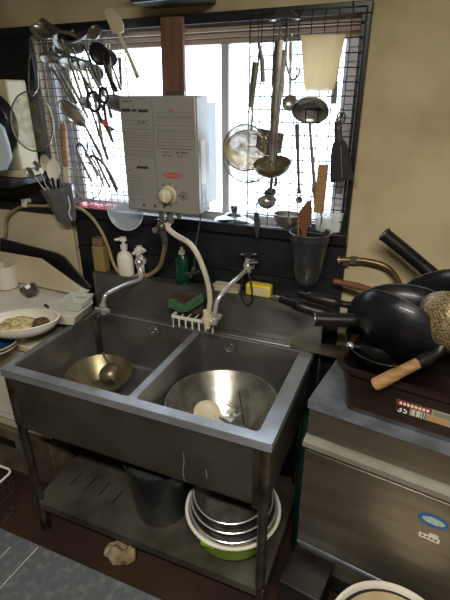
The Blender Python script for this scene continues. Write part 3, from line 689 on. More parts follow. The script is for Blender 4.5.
# ------------------------------------------------------------------ left grid
t = thing('serving_spoon', (-0.0818,0.5700,1.8960), 'pale broad serving spoon lying over the top left corner of the left grid', 'spoon', LG)
b = MB(); c = V((-0.0874,0.5600,1.8921)); b.bowl(c, (.3,-.6,.6), .040, .018, .0012, sx=1.25, sy=.8, x=(1,0,-.35)); b.build('spoon_bowl', UT, t)
b = MB(); b.tube([(-0.0449,0.5600,1.8744),(0.0079,0.5650,1.8412),(0.0476,0.5700,1.7302)], [.006,.005,.004], 8, flat=.4, up=(0,-1,0)); b.build('handle', UT, t)
t = thing('serving_spoon', (-0.0401,0.5500,1.8981), 'long flat dark steel scoop laid diagonally over the top of the left grid', 'scoop', LG)
b = MB(); b.slab([(-0.0892,0.5500,1.9252),(-0.0697,0.5500,1.9303),(0.0109,0.5500,1.8833),(0.0250,0.5500,1.8642),(-0.0028,0.5500,1.8592),(-0.0272,0.5500,1.8727)], (0,.008,.002)); b.build('blade', UTD, t, .003)
b = MB(); b.tube([(-0.0010,0.5500,1.8684),(0.0169,0.5700,1.7638)], .004, 8, flat=.4, up=(0,-1,0)); b.build('handle', UTD, t)
def lg(label, top, neck, c, n, R, d, **k): ladle(k.pop('name','ladle'), label, 'ladle', top, neck, c, n, R, d, group=LG, hook=False, **k)
lg('steel ladle with the widest overturned bowl in the top row of the left grid', (0.0755,0.5800,1.6693), (0.0363,0.5700,1.8215), (0.0222,0.5600,1.8465), (.1,-.45,-.8), .058, .028, w=.006)
lg('dull ladle with a flattened bowl lying against the black strip over the left grid', (0.1230,0.5850,1.7095), (0.0764,0.5800,1.8430), (0.0510,0.5750,1.8778), (0,-.5,.8), .05, .02, m=UTD, w=.006)
lg('steel ladle with its overturned bowl near the left edge of the left grid', (0.0116,0.5800,1.6486), (-0.0547,0.5700,1.7787), (-0.0654,0.5600,1.7982), (.1,-.35,-.9), .042, .022, w=.006)
lg('steel ladle with an overturned bowl, just under the widest one on the left grid', (0.1331,0.5800,1.6282), (0.0521,0.5700,1.7565), (0.0331,0.5600,1.7825), (.1,-.35,-.9), .050, .020, w=.0055)
lg('black slotted ladle hanging in the upper right of the left grid', (0.2055,0.5700,1.6889), (0.1651,0.5650,1.7794), (0.1519,0.5600,1.8107), (.1,-.8,-.25), .038, .018, m=BLACKP, w=.006, holes=True)
lg('pale shiny spoon-ended ladle at the top of the left grid beside the cream spatula', (0.1295,0.5800,1.7292), (0.1164,0.5750,1.8503), (0.1370,0.5650,1.8790), (.0,-.6,.7), .034, .014, w=.005, sx=.8, sy=1.25)
lg('wide dull ladle hanging tilted low on the left grid above the tongs', (0.1034,0.5700,1.4629), (0.0489,0.5600,1.5789), (0.0066,0.5500,1.6142), (-.25,-.7,-.6), .062, .028, m=UT, w=.006)
lg('small ladle with a shallow bowl hanging left of the scissors', (0.1232,0.5850,1.4470), (0.0772,0.5800,1.6209), (0.0536,0.5750,1.6522), (.1,-.7,-.5), .026, .012, m=UT, w=.006)
lg('steel ladle with its bowl half hidden behind the top left of the water heater', (0.1610,0.5850,1.7932), (0.1847,0.5800,1.6824), (0.1971,0.5750,1.6490), (.1,-.5,-.6), .045, .020, m=UTD, w=.006)
for lab, a, b_, w_, m_ in (('long flat steel handle crossing the left grid from upper left to lower right','P1','P2',.006,UT),):
    pass
lg('small silvery ladle tucked between the two overturned bowls at the left of the left grid', (-0.0267,0.5920,1.6765), (-0.0399,0.5900,1.7992), (-0.0412,0.5880,1.8319), (.1,-.6,-.5), .030, .014, w=.005)
lg('silvery ladle with a bright round bowl right of the black slotted ladle', (0.2111,0.5880,1.6955), (0.1869,0.5860,1.7672), (0.1811,0.5820,1.7988), (.1,-.8,-.3), .028, .014, w=.005)
lg('silvery serving ladle with its bowl just below the black slotted ladle', (0.1583,0.5900,1.6003), (0.1221,0.5900,1.7296), (0.1097,0.5880,1.7560), (.1,-.7,-.5), .030, .013, w=.0055)
lg('pale ladle with a shallow bowl across the upper middle of the left grid', (0.1427,0.5760,1.6759), (0.0952,0.5720,1.7557), (0.0732,0.5700,1.7756), (.1,-.35,-.85), .040, .016, w=.0055)
BARS = (('slanting steel bar from the top rail down beside the small silvery ladle', (-0.0177,0.5930,1.8315), (0.0282,0.5930,1.6694)),
        ('slanting steel bar from the pale ladle down to the scissors', (0.0566,0.5940,1.7902), (0.0942,0.5940,1.6206)),
        ('upright steel bar just left of the cream spatula blade', (0.1682,0.5940,1.8313), (0.1703,0.5940,1.7158)),
('slanting steel skewer nearest the left edge of the left grid', (-0.0437,0.5900,1.7794), (0.0473,0.5900,1.5990)),
        ('slanting steel skewer ending beside the tilted dull ladle', (-0.0908,0.5880,1.7737), (-0.0022,0.5880,1.6343)),
        ('slanting steel bar running from the black slotted ladle down towards the heater', (0.1456,0.5920,1.7813), (0.1771,0.5920,1.6892)),
        ('long steel bar slanting below the scissors down to the sill', (0.0733,0.5900,1.4897), (0.1466,0.5900,1.3233)),
        ('long steel bar hanging behind the scissors', (0.0877,0.5920,1.6897), (0.1041,0.5920,1.4831)),
        ('upright steel bar hanging between the slotted ladle and the cream spatula', (0.2177,0.5900,1.7982), (0.2098,0.5900,1.6955)),
        ('curved steel bar hanging just right of the tongs', (0.0520,0.5850,1.4819), (0.1183,0.5850,1.3382)))
for lab, a, c in BARS:
    a = V(a); c = V(c); t = thing('skewer', a, lab, 'skewer', LG)
    b = MB(); b.tube([a, a.lerp(c,.5), c], [.0055,.0065,.006], 8, flat=.35, up=(0,-1,0)); b.build('bar', UT, t)
    b = MB(); b.ring(a+(a-c).normalized()*.008, (0,-1,0), .008, .0018, seg=16); b.tube([a+(a-c).normalized()*.012, a+(a-c).normalized()*.012+V((0,.603-a.y,.004))], .0014, 5); b.build('eyelet', UT, t)
# scissors
t = thing('scissors', (0.1291,0.5500,1.6627), 'black-handled kitchen scissors with a red pivot hanging on the left grid', 'scissors', LG)
b = MB(); b.tube(smooth([(0.1109,0.5500,1.6894),(0.0909,0.5500,1.6762),(0.0906,0.5500,1.6458),(0.1100,0.5500,1.6254),(0.1335,0.5500,1.6324),(0.1374,0.5500,1.6593),(0.1281,0.5500,1.6860),(0.1109,0.5500,1.6894)]), .0055, 8); b.tube([(0.1241,0.5500,1.6289),(0.1441,0.5500,1.5810)], [.005,.006], 8); b.build('handle', BLACKP, t)
b = MB(); b.tube(smooth([(0.1531,0.5550,1.7022),(0.1424,0.5550,1.6892),(0.1430,0.5550,1.6626),(0.1637,0.5550,1.6526),(0.1747,0.5550,1.6692),(0.1695,0.5550,1.6956),(0.1531,0.5550,1.7022)]), .0055, 8); b.tube([(0.1563,0.5530,1.6526),(0.1563,0.5530,1.5880)], [.005,.006], 8); b.build('handle', BLACKP, t)
b = MB(); b.cyl((0.1565,0.5460,1.5849),(0.1462,0.5600,1.5840),.012); b.build('pivot_cap', REDP, t)
b = MB(); b.slab([(0.1426,0.5520,1.5809),(0.1651,0.5520,1.5813),(0.1837,0.5520,1.5186),(0.1742,0.5520,1.5147)], (0,.003,0)); b.slab([(0.1441,0.5560,1.5807),(0.1702,0.5560,1.5742),(0.1951,0.5560,1.5608),(0.1679,0.5560,1.5567)], (0,.003,0)); b.build('blade', UT, t)
# tongs, ring sieve, wooden handle
t = thing('tongs', (0.0349,0.5500,1.5032), 'bent steel tongs hanging open below the tilted dull ladle', 'tongs', LG)
b = MB(); b.tube(smooth([(0.0608,0.5500,1.3640),(0.0315,0.5500,1.4242),(0.0075,0.5500,1.4837),(0.0156,0.5500,1.5026),(0.0349,0.5500,1.5032),(0.0570,0.5500,1.4632),(0.0935,0.5500,1.3892)]), .0052, 8); b.build('arms', UT, t)
b = MB(); b.tube(smooth([(0.0198,0.5500,1.4990),(-0.0025,0.5800,1.5106),(-0.0214,0.6020,1.5044)]), .0016, 6); b.build('hook', UT, t)
t = thing('tongs', (0.0879,0.5600,1.4671), 'fine steel tongs with a hooked top hanging right of the bent tongs', 'tongs', LG)
b = MB(); b.tube(smooth([(0.1741,0.5600,1.3384),(0.1367,0.5600,1.4130),(0.0868,0.5600,1.4596),(0.0435,0.5600,1.4578),(0.0417,0.5600,1.4765)]), .0048, 8); b.tube(smooth([(0.1053,0.5650,1.3486),(0.0863,0.5650,1.4174),(0.0546,0.5650,1.4615)]), .003, 6); b.build('arms', UTD, t)
b = MB(); b.tube(smooth([(0.0447,0.5600,1.4654),(0.0276,0.5850,1.4810),(0.0133,0.6020,1.4750)]), .0016, 6); b.build('hook', UT, t)
strainer('big ring sieve with a pale wire rim low on the left grid', (0.0329,0.5920,1.5182), (-0.0011,0.5900,1.3578), (0,-1,0), .076, .008, GAUZE, HOSEB, UT, .004, LG, False)
t = thing('wooden_turner', (-0.0717,0.5600,1.3942), 'wooden-handled utensil hanging upright above the grey caddy', 'utensil', LG)
b = MB(); b.tube([(-0.0562,0.5600,1.5808),(-0.0534,0.5600,1.5700),(-0.0672,0.5600,1.4181)], [.010,.0125,.0135], 14); b.build('handle', WOOD, t)
b = MB(); b.tube([(-0.0672,0.5600,1.4181),(-0.0793,0.5600,1.3537)], [.012,.015], 12, flat=.4, up=(0,-1,0)); b.build('ferrule', CREAM, t)
# cream spatula
t = thing('spatula', (0.2437,0.5500,1.8191), 'cream rubber spatula hung blade up at the right end of the left grid', 'spatula', LG)
b = MB(); b.slab([(0.1934,0.5500,1.9329),(0.2070,0.5500,1.9435),(0.2308,0.5500,1.9420),(0.2556,0.5500,1.9179),(0.2686,0.5500,1.8944),(0.2659,0.5500,1.8714),(0.2454,0.5500,1.8665),(0.2216,0.5500,1.8706)], (0,.008,0)); b.build('blade', CREAM, t, .003)
b = MB(); b.tube([(0.2433,0.5540,1.8729),(0.2793,0.5540,1.8002),(0.3086,0.5540,1.7321)], [.006,.0065,.009], 8, flat=.5, up=(0,-1,0)); b.build('handle', CREAM, t)
b = MB(); b.ring((0.3084,0.5490,1.7382),(0,-1,0),.004,.001,seg=14); b.build('hanging_hole', INKD, t)
# big round strainer at the left
t = thing('strainer', (-0.1215,0.5000,1.6804), 'large round wire strainer with a looped handle hanging left of the window', 'strainer', LG)
c = V((-0.0899,0.4400,1.5896)); b = MB(); b.ring(c,(.25,-1,.1),.084,.0030, sx=1, sy=1.22, x=(1,0,0)); b.build('rim_wire', UT, t)
MB().bowl(c,(.25,-1,.1),.083,.03,.0006, sx=1, sy=1.22, x=(1,0,0)).build('gauze', GAUZE, t)
b = MB(); b.tube(smooth([(-0.0694,0.4400,1.6769),(-0.0965,0.4600,1.7035),(-0.1339,0.5200,1.7913),(-0.1230,0.5300,1.8176),(-0.1025,0.5200,1.8034),(-0.0532,0.4600,1.7095),(-0.0648,0.4400,1.6769)]), .0028, 6); b.tube(smooth([(-0.1260,0.5200,1.8041),(-0.1501,0.5600,1.8662),(-0.1559,0.5900,1.8822)]), .0022, 6); b.build('handle', UT, t)
# caddy with cutlery
t = thing('cutlery_caddy', (-0.0749,0.5200,1.1958), 'grey plastic caddy stuffed with spoons hanging below the left grid', 'caddy')
a = V((-0.1031,0.5300,1.3369)); z0 = V((-0.0815,0.5400,1.1947)); ax = (a-z0).normalized(); h = (a-z0).length
b = MB(); b.lathe([(0,0),(.042,0),(.046,.004),(.077,h),(.080,h+.002),(.074,h),(.043,.007),(0,.004)], frm(z0, ax), 8, 1, .72); b.build('body', GREYP, t, .003)
b = MB(); b.tube(smooth([(-0.0039,0.4750,1.3178),(-0.0039,0.4780,1.2777),(-0.0186,0.4820,1.2433),(-0.0104,0.4850,1.2187)]), .003, 6, flat=.4); b.build('label_scuff', WHITE, t)
SP = (('steel tablespoon leaning out at the far left of the grey caddy', (-0.2046,0.5000,1.3915), (-0.1563,0.5200,1.3147), .020, UT),
      ('steel teaspoon leaning left in the grey caddy, behind the tablespoon', (-0.1861,0.5200,1.4175), (-0.1534,0.5300,1.3213), .016, UT),
      ('wide white plastic spoon standing in the middle of the grey caddy', (-0.1008,0.5200,1.4061), (-0.1032,0.5200,1.3184), .034, WHITE),
      ('tall cream plastic spatula spoon at the back of the grey caddy', (-0.1601,0.5450,1.4274), (-0.1361,0.5400,1.3207), .026, CREAM))
for i, (lab, a, c, R, m_) in enumerate(SP):
    a = V(a); c = V(c); t = thing('spoon', c, lab, 'spoon', 'spoons in the grey caddy')
    b = MB(); b.bowl(a, (.2,-1,.2), R, R*.3, .0015, sx=1.3, sy=.85, x=(c-a)); b.build('spoon_bowl', m_, t)
    b = MB(); b.tube([a.lerp(c,.25)+V((0,.004,0)), c, c+(c-a).normalized()*.05], [.003,.004,.004], 8, flat=.5, up=(0,-1,0)); b.build('handle', m_, t)
t = thing('fork', (-0.0818,0.5100,1.3297), 'dark-handled cutlery bundled at the mouth of the grey caddy', 'cutlery', 'spoons in the grey caddy')
b = MB()
for a, c in (((-0.0937,0.5000,1.3781),(-0.0939,0.5100,1.3208)),((-0.0685,0.5050,1.3749),(-0.0791,0.5100,1.3178)),((-0.1169,0.5000,1.3649),(-0.1052,0.5100,1.3160))): b.tube([a,c], [.006,.004], 8)
b.build('handle', BLACKP, t)
# clear round lid hanging below the heater's left corner
t = thing('food_cover', (0.2402,0.5000,1.2777), 'clear round plastic lid hanging below the left corner of the water heater', 'lid')
c = V((0.2257,0.5200,1.2682)); b = MB(); b.bowl(c,(.1,-1,.05),.074,.016,.0015,lip=.004); b.build('disc', CLEARP, t)
b = MB(); b.ring(c,(.1,-1,.05),.076,.0022); b.build('rim', CLEARS, t)

# ------------------------------------------------------------------ far left, beside the window
t = thing('appliance_box', (-0.2978,0.5000,1.4463), 'beige box with a pale edge standing at the far left of the window', 'box')
zb = V((-0.2144,0.5200,1.4319)).z; xr = V((-0.1529,0.5000,1.7314)).x
b = MB(); b.box((-.80,.50,1.40),(-.245,.603,1.735)); b.build('casing', CREAM, t, .006)
b = MB(); b.box((-.80,.48,1.373),(-.225,.6,1.40)); b.build('front_lip', CREAM, t, .004)
struct('trim_7', MB().box((-.9,.405,1.345),(-.22,.605,1.372)), BLACKB, .003)
t = thing('frying_pan', (-0.2317,0.4500,1.5941), 'dark round pan hanging at the left edge in front of the beige box', 'pan')
c = V((-0.3203,0.4700,1.5774)); b = MB(); b.pan(c, (-.1,1,0), .118, .035, .10, .003, 40); b.build('body', IRON, t)
b = MB(); b.tube([c+V((.0,.0,.125)), c+V((.01,.01,.20))], .008, 8); b.build('handle', IRONH, t)
t = thing('plastic_sheet', (-0.2227,0.4000,1.4901), 'pale blue plastic sheet hanging at the left edge in front of the dark pan', 'plastic sheet')
b = MB(); b.slab([(-0.2763,0.4100,1.6231),(-0.2116,0.4100,1.5682),(-0.2020,0.4100,1.5116),(-0.2006,0.4100,1.4606),(-0.2389,0.4100,1.4139),(-0.3461,0.4100,1.3927)], (.004,.012,0)); b.build('sheet', mat('pale_blue_plastic',(196,210,220),.3), t, .004)
# cream board against the wall behind the hose
t = thing('cutting_board', (-0.4042,0.6000,0.9587), 'large cream plastic board with rounded corners leaning on the wall at the left', 'board')
x1 = V((-0.1024,0.6050,1.0441)).x
b = MB(); out = rrect(-.78,.767,-.128,1.196,.05,8); b.prism([(x,z) for x,z in out], 0, .016, Matrix(((1,0,0,0),(0,0,1,.607),(0,1,0,0),(0,0,0,1)))); b.build('board', CREAM, t, .003)
b = MB(); b.box((-.5,.6232,1.08),(-.44,.629,1.10)); b.build('wall_hook', UTD, t)

# stand left of the sink carrying the white tray
t = thing('side_cabinet', (-.36,.4,0), 'low cream plastic cabinet standing left of the sink', 'cabinet')
b = MB(); b.box((-.75,.22,.30),(-.075,.6,.74)); b.build('body', WHITE, t, .02)
b = MB(); b.box((-.76,.2,.735),(-.065,.61,.765)); b.build('top', CREAM, t, .006)
b = MB(); b.box((-.7,.212,.36),(-.12,.2195,.68)); b.build('door', WHITE, t, .006)
b = MB(); b.box((-.74,.23,.262),(-.085,.59,.30)); b.build('base_board', CREAM, t, .004)
t = thing('crate', (-.4,.4,0), 'worn grey-brown crate on the floor under the cream cabinet', 'crate')
b = MB(); b.box((-.75,.21,0),(-.08,.6,.018)); b.box((-.75,.21,.018),(-.08,.23,.258)); b.box((-.75,.58,.018),(-.08,.6,.258)); b.box((-.10,.23,.018),(-.08,.58,.258)); b.box((-.75,.23,.018),(-.73,.58,.258)); b.build('box', CRATEM, t, .003)
b = MB(); b.box((-.5,.206,.16),(-.3,.2098,.2)); b.build('hand_slot', BLACKP, t)
# white basin tray
t = thing('draining_tray', (-.2,.45,.80), 'white plastic draining tray with a tall faceted back, overhanging the left rim of the sink', 'tray')
zr = .865
rim = [(0.0065,0.5207,0.8650), (0.0507,0.4701,0.8650), (0.0683,0.3320,0.8650), (-0.0233,0.3145,0.8650), (-0.0751,0.2642,0.8650), (-0.1593,0.1922,0.8650), (-.56,.26,.865), (-.66,.56,.865), (-0.0872,0.5555,0.8650)]
rim = [V(p) for p in rim]; cen = sum(rim, V())/len(rim)
ins = [cen+(p-cen)*.93+V((0,0,-.022)) for p in rim]; ins0 = [cen+(p-cen)*.965 for p in rim]
low = [cen+(p-cen)*.92+V((0,0,-.044)) for p in rim]
b = MB(); n = len(rim); vs = low+rim+ins0+ins
fs = [tuple(range(n))[::-1]]+[(r*n+i, r*n+(i+1)%n, (r+1)*n+(i+1)%n, (r+1)*n+i) for r in range(3) for i in range(n)]+[tuple(3*n+i for i in range(n))]
b.add(vs, fs); b.build('tray', WHITE, t, .004)
b = MB(); b.slab([(0.0069,0.5000,0.9023), (-0.0348,0.5000,0.9099), (-0.2565,0.5200,1.0088), (-0.5083,0.5300,1.0078), (-.66,.54,1.0), (-.66,.54,.86), V((-0.0191,0.5000,0.8741))], (.004,.012,0)); b.build('back_panel', CREAM, t, .003)
b = MB(); b.tube(smooth([(-0.0514,0.3776,0.8450),(-0.0390,0.3217,0.8450),(-0.1867,0.4554,0.8450)]) if False else [(-0.1524,0.4006,0.8500),(-0.1257,0.3895,0.8500)], .006, 8); b.build('drain_hole', BLACKP, t)
for xx in (-.55,-.25): 
    pass
b = MB(); b.box((-.56,.30,.766),(-.52,.50,.824)); b.box((-.24,.34,.766),(-.20,.50,.824)); b.each('foot', CREAM, t)
t = thing('baking_tray', (-0.2438,0.5600,0.9683), 'black tray standing on edge behind the white draining tray', 'tray')
b = MB(); b.slab([(-0.5300,0.5650,1.0640), (-0.1960,0.5650,1.0259), (-0.1590,0.5650,1.0116), (-0.0300,0.5650,0.8852), (-0.0363,0.5650,0.8445), (-.08,.565,.80), (-.62,.565,.767)], (0,.008,.0)); b.build('sheet', BLACKP, t, .002)
b = MB(); b.tube([(-0.5276,0.5630,1.0648), (-0.1873,0.5630,1.0324), (-0.1505,0.5630,1.0181), (-0.0275,0.5630,0.8913)], .0022, 6); b.build('rim', GREYP, t)
t = thing('mug', (-0.3765,0.4200,0.9502), 'white straight-sided mug standing at the back of the draining tray', 'mug')
c = V((-0.4571,0.4877,0.8480)); b = MB(); b.pan(c+V((-.012,.01,.11)), (0,0,1), .052, .11, .048, .003, 36); b.build('body', WHITE, t)
b = MB(); b.tube(smooth([c+V((-.052,.0,.07)), c+V((-.08,-.0,.06)), c+V((-.08,0,.03)), c+V((-.052,.0,.02))]), .005, 8); b.build('handle', WHITE, t)
t = thing('metal_cup', (-0.2809,0.4578,0.8480), 'small crumpled steel cup with wire ears in the middle of the draining tray', 'cup')
c = V((-0.2936,0.4526,0.8480)); b = MB(); b.pan(c+V((0,0,.045)), (-.25,-.2,1), .038, .045, .024, .0015, 9); b.build('body', UTD, t)
b = MB(); b.tube([c+V((-.02,0,.02)), c+V((-.065,.01,.028))], .003, 6); b.tube(smooth([c+V((.02,0,.02)), c+V((.045,.0,.026)), c+V((.05,-.01,.012))]), .003, 6); b.each('ear', UT, t)
t = thing('plastic_container', (-0.0445,0.4333,0.8500), 'clear plastic food container tipped on the right end of the draining tray', 'container')
o = V((0.0029,0.3826,0.8480)); b = MB()
b.lathe([(0,0),(.045,0),(.062,.035),(.066,.036),(.060,.036),(.043,.003),(0,.002)], Matrix.Translation(o+V((-.01,.055,0))) @ Matrix.Rotation(PI/4+.2,4,'Z') @ Matrix.Scale(1.25,4), 4); b.build('body', CLEARS, t, .002)
b = MB(); c = o+V((-.01,.085,.03)); b.slab([c+V((-.04,0,.0)), c+V((-.01,.01,.04)), c+V((.02,.0,.008))], (.004,.01,.004)); b.build('wrapper', CLEARS, t)
# oval bowl of scraps
t = thing('oval_bowl', (-0.0633,0.1853,0.8300), 'white oval bowl of food scraps perched over the left rim of the sink', 'bowl')
c = V((-0.0753,0.1919,0.8900)); b = MB(); b.bowl(c, (0,-.05,1), .145, .06, .004, .04, sx=1, sy=.58, x=(1,.55,0), lip=.006); b.build('dish', WHITE, t)
b = MB(); M = frm(c+V((0,0,-.012)), (0,-.05,1), (1,.55,0))
vs = []; R_ = 10; SGM = 28
b = MB(); prof = [(0,.02),(.03,.018),(.06,.012),(.09,.004),(.108,-.012),(.06,-.03),(0,-.04)]
def scraps(cx, cy, sx, sy, m_, nm, hh):
    vs = []; fs = []; K = 12; n_ = 22
    for i in range(K+1):
        r = i/K
        for k in range(n_):
            a = 2*PI*k/n_; x = cx+sx*r*math.cos(a); y = cy+sy*r*math.sin(a)
            z = hh*(1-r**2.2)*(.75+.5*noise.noise(V((x*55,y*55,hh*30)))) - .004 + .006*noise.noise(V((x*160,y*160,1)))
            vs.append((x,y,z if i < K else -.02))
    for i in range(K):
        for k in range(n_): fs.append((i*n_+k, i*n_+(k+1)%n_, (i+1)*n_+(k+1)%n_, (i+1)*n_+k))
    MB().add(vs, fs, M).build(nm, m_, None, kind='stuff', label={'food_scraps':'pale shredded vegetable scraps heaped in the white oval bowl','leftover_food':'brown food scraps in the right end of the white oval bowl'}[nm], cat='food scraps')
scraps(-.012,.0,.075,.058,FOOD,'food_scraps',.024)
scraps(.072,.0,.036,.042,FOODB,'leftover_food',.014)
# things glimpsed between tray and sink
t = thing('plastic_bowl', (-0.1998,0.2000,0.7475), 'dark blue plastic bowl on the cabinet below the oval bowl', 'bowl')
c = V((-0.1527,0.1277,0.8100)); b = MB(); b.pan(c+V((-.01,0,0)), (0,0,1), .085, .043, .05, .003, 36); b.build('bowl', BLUE, t)
b = MB(); b.ring(c+V((-.01,0,-.018)),(0,0,1),.079,.003); b.ring(c+V((-.01,0,.0)),(0,0,1),.085,.003); b.build('pale_stripe', CREAM, t)
t = thing('jar', (-.135,.228,.766), 'small white jar lid beside the orange packet under the oval bowl', 'jar')
c = V((-0.0672,0.1337,0.7900)); b = MB(); b.lathe([(0,0),(.018,0),(.018,.02),(0,.02)], Matrix.Translation((-.135,.228,.766)), 20); b.build('body', WHITE, t)
b = MB(); b.lathe([(0,.0205),(.02,.0205),(.02,.034),(0,.036)], Matrix.Translation((-.135,.228,.766)), 20); b.build('lid', WHITE, t)
t = thing('packet', (-0.2299,0.2000,0.6782), 'orange packet lying at the left end of the sink rim', 'packet')
c = V((-0.1064,0.0960,0.7800)); b = MB(); b.box((-.26,.202,.766),(-.155,.25,.786)); b.build('wrapper', mat('orange_wrapper',(196,104,44),.5), t, .004)

# ------------------------------------------------------------------ under the sink
t = thing('bin', (.56,.19,.164), 'black plastic bucket standing on the shelf under the sink', 'bucket')
c = V((0.5092,0.0981,0.1640)); cx, cy = c.x+.0, c.y+.085
b = MB(); b.lathe([(0,0),(.098,0),(.104,.004),(.128,.255),(.134,.257),(.134,.267),(.126,.267),(.122,.255),(.100,.008),(0,.006)], Matrix.Translation((cx,cy,.1642)), 44); b.build('body', BIND, t)
b = MB(); b.lathe([(0,.262),(.06,.262),(.085,.256),(.115,.25),(.119,.245),(.119,.24),(0,.24)], Matrix.Translation((cx,cy,.1642)), 44); b.build('inner_lid', DGREYP, t)
cxx, cyy = V((0.8338,0.0956,0.2000)).x, .19
SB = 'bowls stacked under the sink'
cb = V((cxx-.012, .165, .164))
t = thing('mixing_bowl', cb, 'steel bowl at the bottom of the stack under the sink', 'bowl', SB)
MB().pan(cb+V((0,0,.062)), (0,-.0,1), .135, .06, .09, .0018, 48).build('shell', UTD, t)
t = thing('plastic_colander', cb, 'lime green and white plastic bowl in the stack under the sink', 'bowl', SB)
k = cb+V((0,0,.148)); MB().pan(k, (.02,-.02,1), .168, .098, .138, .003, 52).build('shell', LIME, t)
b = MB(); b.pan(k+V((0,0,.001)), (.02,-.02,1), .164, .09, .134, .002, 52); b.build('white_liner', WHITE, t)
b = MB(); b.ring(k+V((0,0,.003)), (.02,-.02,1), .168, .0065, seg=52, rs=8); b.build('white_rim', WHITE, t)
b = MB(); a_ = k+V((-.03,-.168,.012)); b.box(tuple(a_+V((-.02,-.004,-.028))), tuple(a_+V((.03,.004,-.014)))); b.build('tab', LIME, t)
for i, (R, dz, lab, m_) in enumerate(((.152,.165,'steel bowl nested directly in the lime plastic bowl under the sink',UT),(.142,.195,'steel bowl second from the top of the stack under the sink',UTD),(.130,.222,'smallest steel bowl, topmost of the stack under the sink',UT))):
    t = thing('mixing_bowl', cb+V((0,0,dz-.07)), lab, 'bowl', SB)
    MB().pan(cb+V((-.004*i,.0,dz+.006)), (.02,-.08,1), R, .075+.006*(i==2), R*.72, .0018, 52, lip=.005).build('shell', m_, t)
    b = MB(); b.ring(cb+V((-.004*i,.0,dz+.007)), (.02,-.08,1), R+.004, .0028, seg=52); b.build('rolled_rim', CHROME, t)
# rag on the floor
b = MB(); vs = []; n_ = 18
rc = V((0.3957,0.0262,0.0000))
for i in range(n_):
    for j in range(n_):
        x = (i/(n_-1)-.5)*.14; y = (j/(n_-1)-.5)*.11; k_ = 1-.35*(abs(i/(n_-1)-.5)*abs(j/(n_-1)-.5)*4); x *= k_; y *= k_; e = max(0, 1-(abs(x)/.085)**3)*max(0, 1-(abs(y)/.065)**3)
        vs.append((rc.x+x+.012*noise.noise(V((y*30,3,1))), rc.y+y+.012*noise.noise(V((x*30,7,1))), .003+e*(.035+.05*noise.noise(V((x*28,y*28,2)))+.012*noise.noise(V((x*80,y*80,5))))))
fs = [(i*n_+j,(i+1)*n_+j,(i+1)*n_+j+1,i*n_+j+1) for i in range(n_-1) for j in range(n_-1)]
o = b.add(vs, fs).build('floor_cloth', RAG, None, label='crumpled pale cloth lying on the floor under the sink shelf', cat='cloth')
md = o.modifiers.new('thickness','SOLIDIFY'); md.thickness = .0025; md.offset = 1
# white wire basket at the left
t = thing('wire_basket', (-0.3199,0.0903,0.0000), 'white coated wire basket on the floor at the left edge', 'basket')
bc = V((-0.1464,0.0338,0.2200)); x1_, y1_ = bc.x, bc.y
b = MB(); q = rrect(x1_-.30, y1_-.20, x1_, y1_+.02, .025); b.tube([(x,y,.22) for x,y in q], .005, 8, closed=True); b.build('rim', WHITE, t)
b = MB(); b.tube([(x,y,.003) for x,y in rrect(x1_-.28,y1_-.18,x1_-.02,y1_,.02)], .003, 6, closed=True); b.tube([(x,y,.11) for x,y in rrect(x1_-.29,y1_-.19,x1_-.01,y1_+.01,.02)], .002, 6, closed=True)
for k in range(11): x = x1_-.285+.27*k/10; b.tube([(x,y1_-.2,.22),(x,y1_-.18,.003),(x,y1_,.003),(x,y1_+.02,.22)], .0016, 5)
for k in range(7): y = y1_-.18+.17*k/6; b.tube([(x1_,y,.22),(x1_-.02,y,.003),(x1_-.28,y,.003),(x1_-.3,y,.22)], .0016, 5)
b.build('wires', UTD, t)

# ------------------------------------------------------------------ refrigerator, turned a little
FO = V((1.0575,.172,0)); FA = -math.radians(8.3)
FM = Matrix.Translation(FO) @ Matrix.Rotation(FA, 4, 'Z')
t = thing('undercounter_fridge', FO+V((.4,.1,0)), 'stainless steel undercounter refrigerator right of the sink with the tub of pans on top', 'refrigerator')
FH = .85; FW = 1.1; FD = .345
b = MB(); b.box((.004,.02,.13),(FW,FD,.836), FM); b.build('cabinet', FRIDGE, t, .002)
b = MB(); b.box((0,0,.836),(FW,FD,FH), FM); b.box((0,0,.82),(FW,.02,.836), FM); b.build('worktop', FRTOP, t, .004)
b = MB(); b.box((.004,.004,.722),(FW,.0195,.819), FM); b.build('top_panel', FRIDGE, t, .002)
dr = MB(); dr.box((.004,-.008,.668),(.60,.018,.682), FM); dr.box((.004,-.006,.262),(.60,.018,.668), FM); dr = dr.build('door', FRIDGE, t, .004)
b = MB(); b.slab([FM @ V(q) for q in ((0,.0195,.719),(0,-.016,.704),(0,-.02,.690),(0,-.014,.684),(0,.0,.690),(0,.0195,.698))], FM.to_3x3() @ V((.6,0,0))); b.build('handle_rail', HANDLE, dr)
dr2 = MB(); dr2.box((.605,-.006,.262),(FW,.018,.668), FM); dr2 = dr2.build('door', FRIDGE, t, .004)
b = MB(); b.slab([FM @ V(q) for q in ((.605,.0195,.719),(.605,-.016,.704),(.605,-.02,.690),(.605,-.014,.684),(.605,.0,.690),(.605,.0195,.698))], FM.to_3x3() @ V((FW-.605,0,0))); b.build('handle_rail', HANDLE, dr2)
b = MB(); b.box((.004,-.004,.240),(FW,.018,.256), FM); b.build('lower_trim', FRTOP, t, .003)
b = MB(); b.box((.006,.03,.04),(FW-.006,.05,.238), FM); b.build('kick_panel', BLACKP, t)
b = MB()
for x in (.04,FW-.04):
    for y in (.05,FD-.04): b.cyl(FM @ V((x,y,0)), FM @ V((x,y,.13)), .018)
b.build('foot', BLACKP, t)
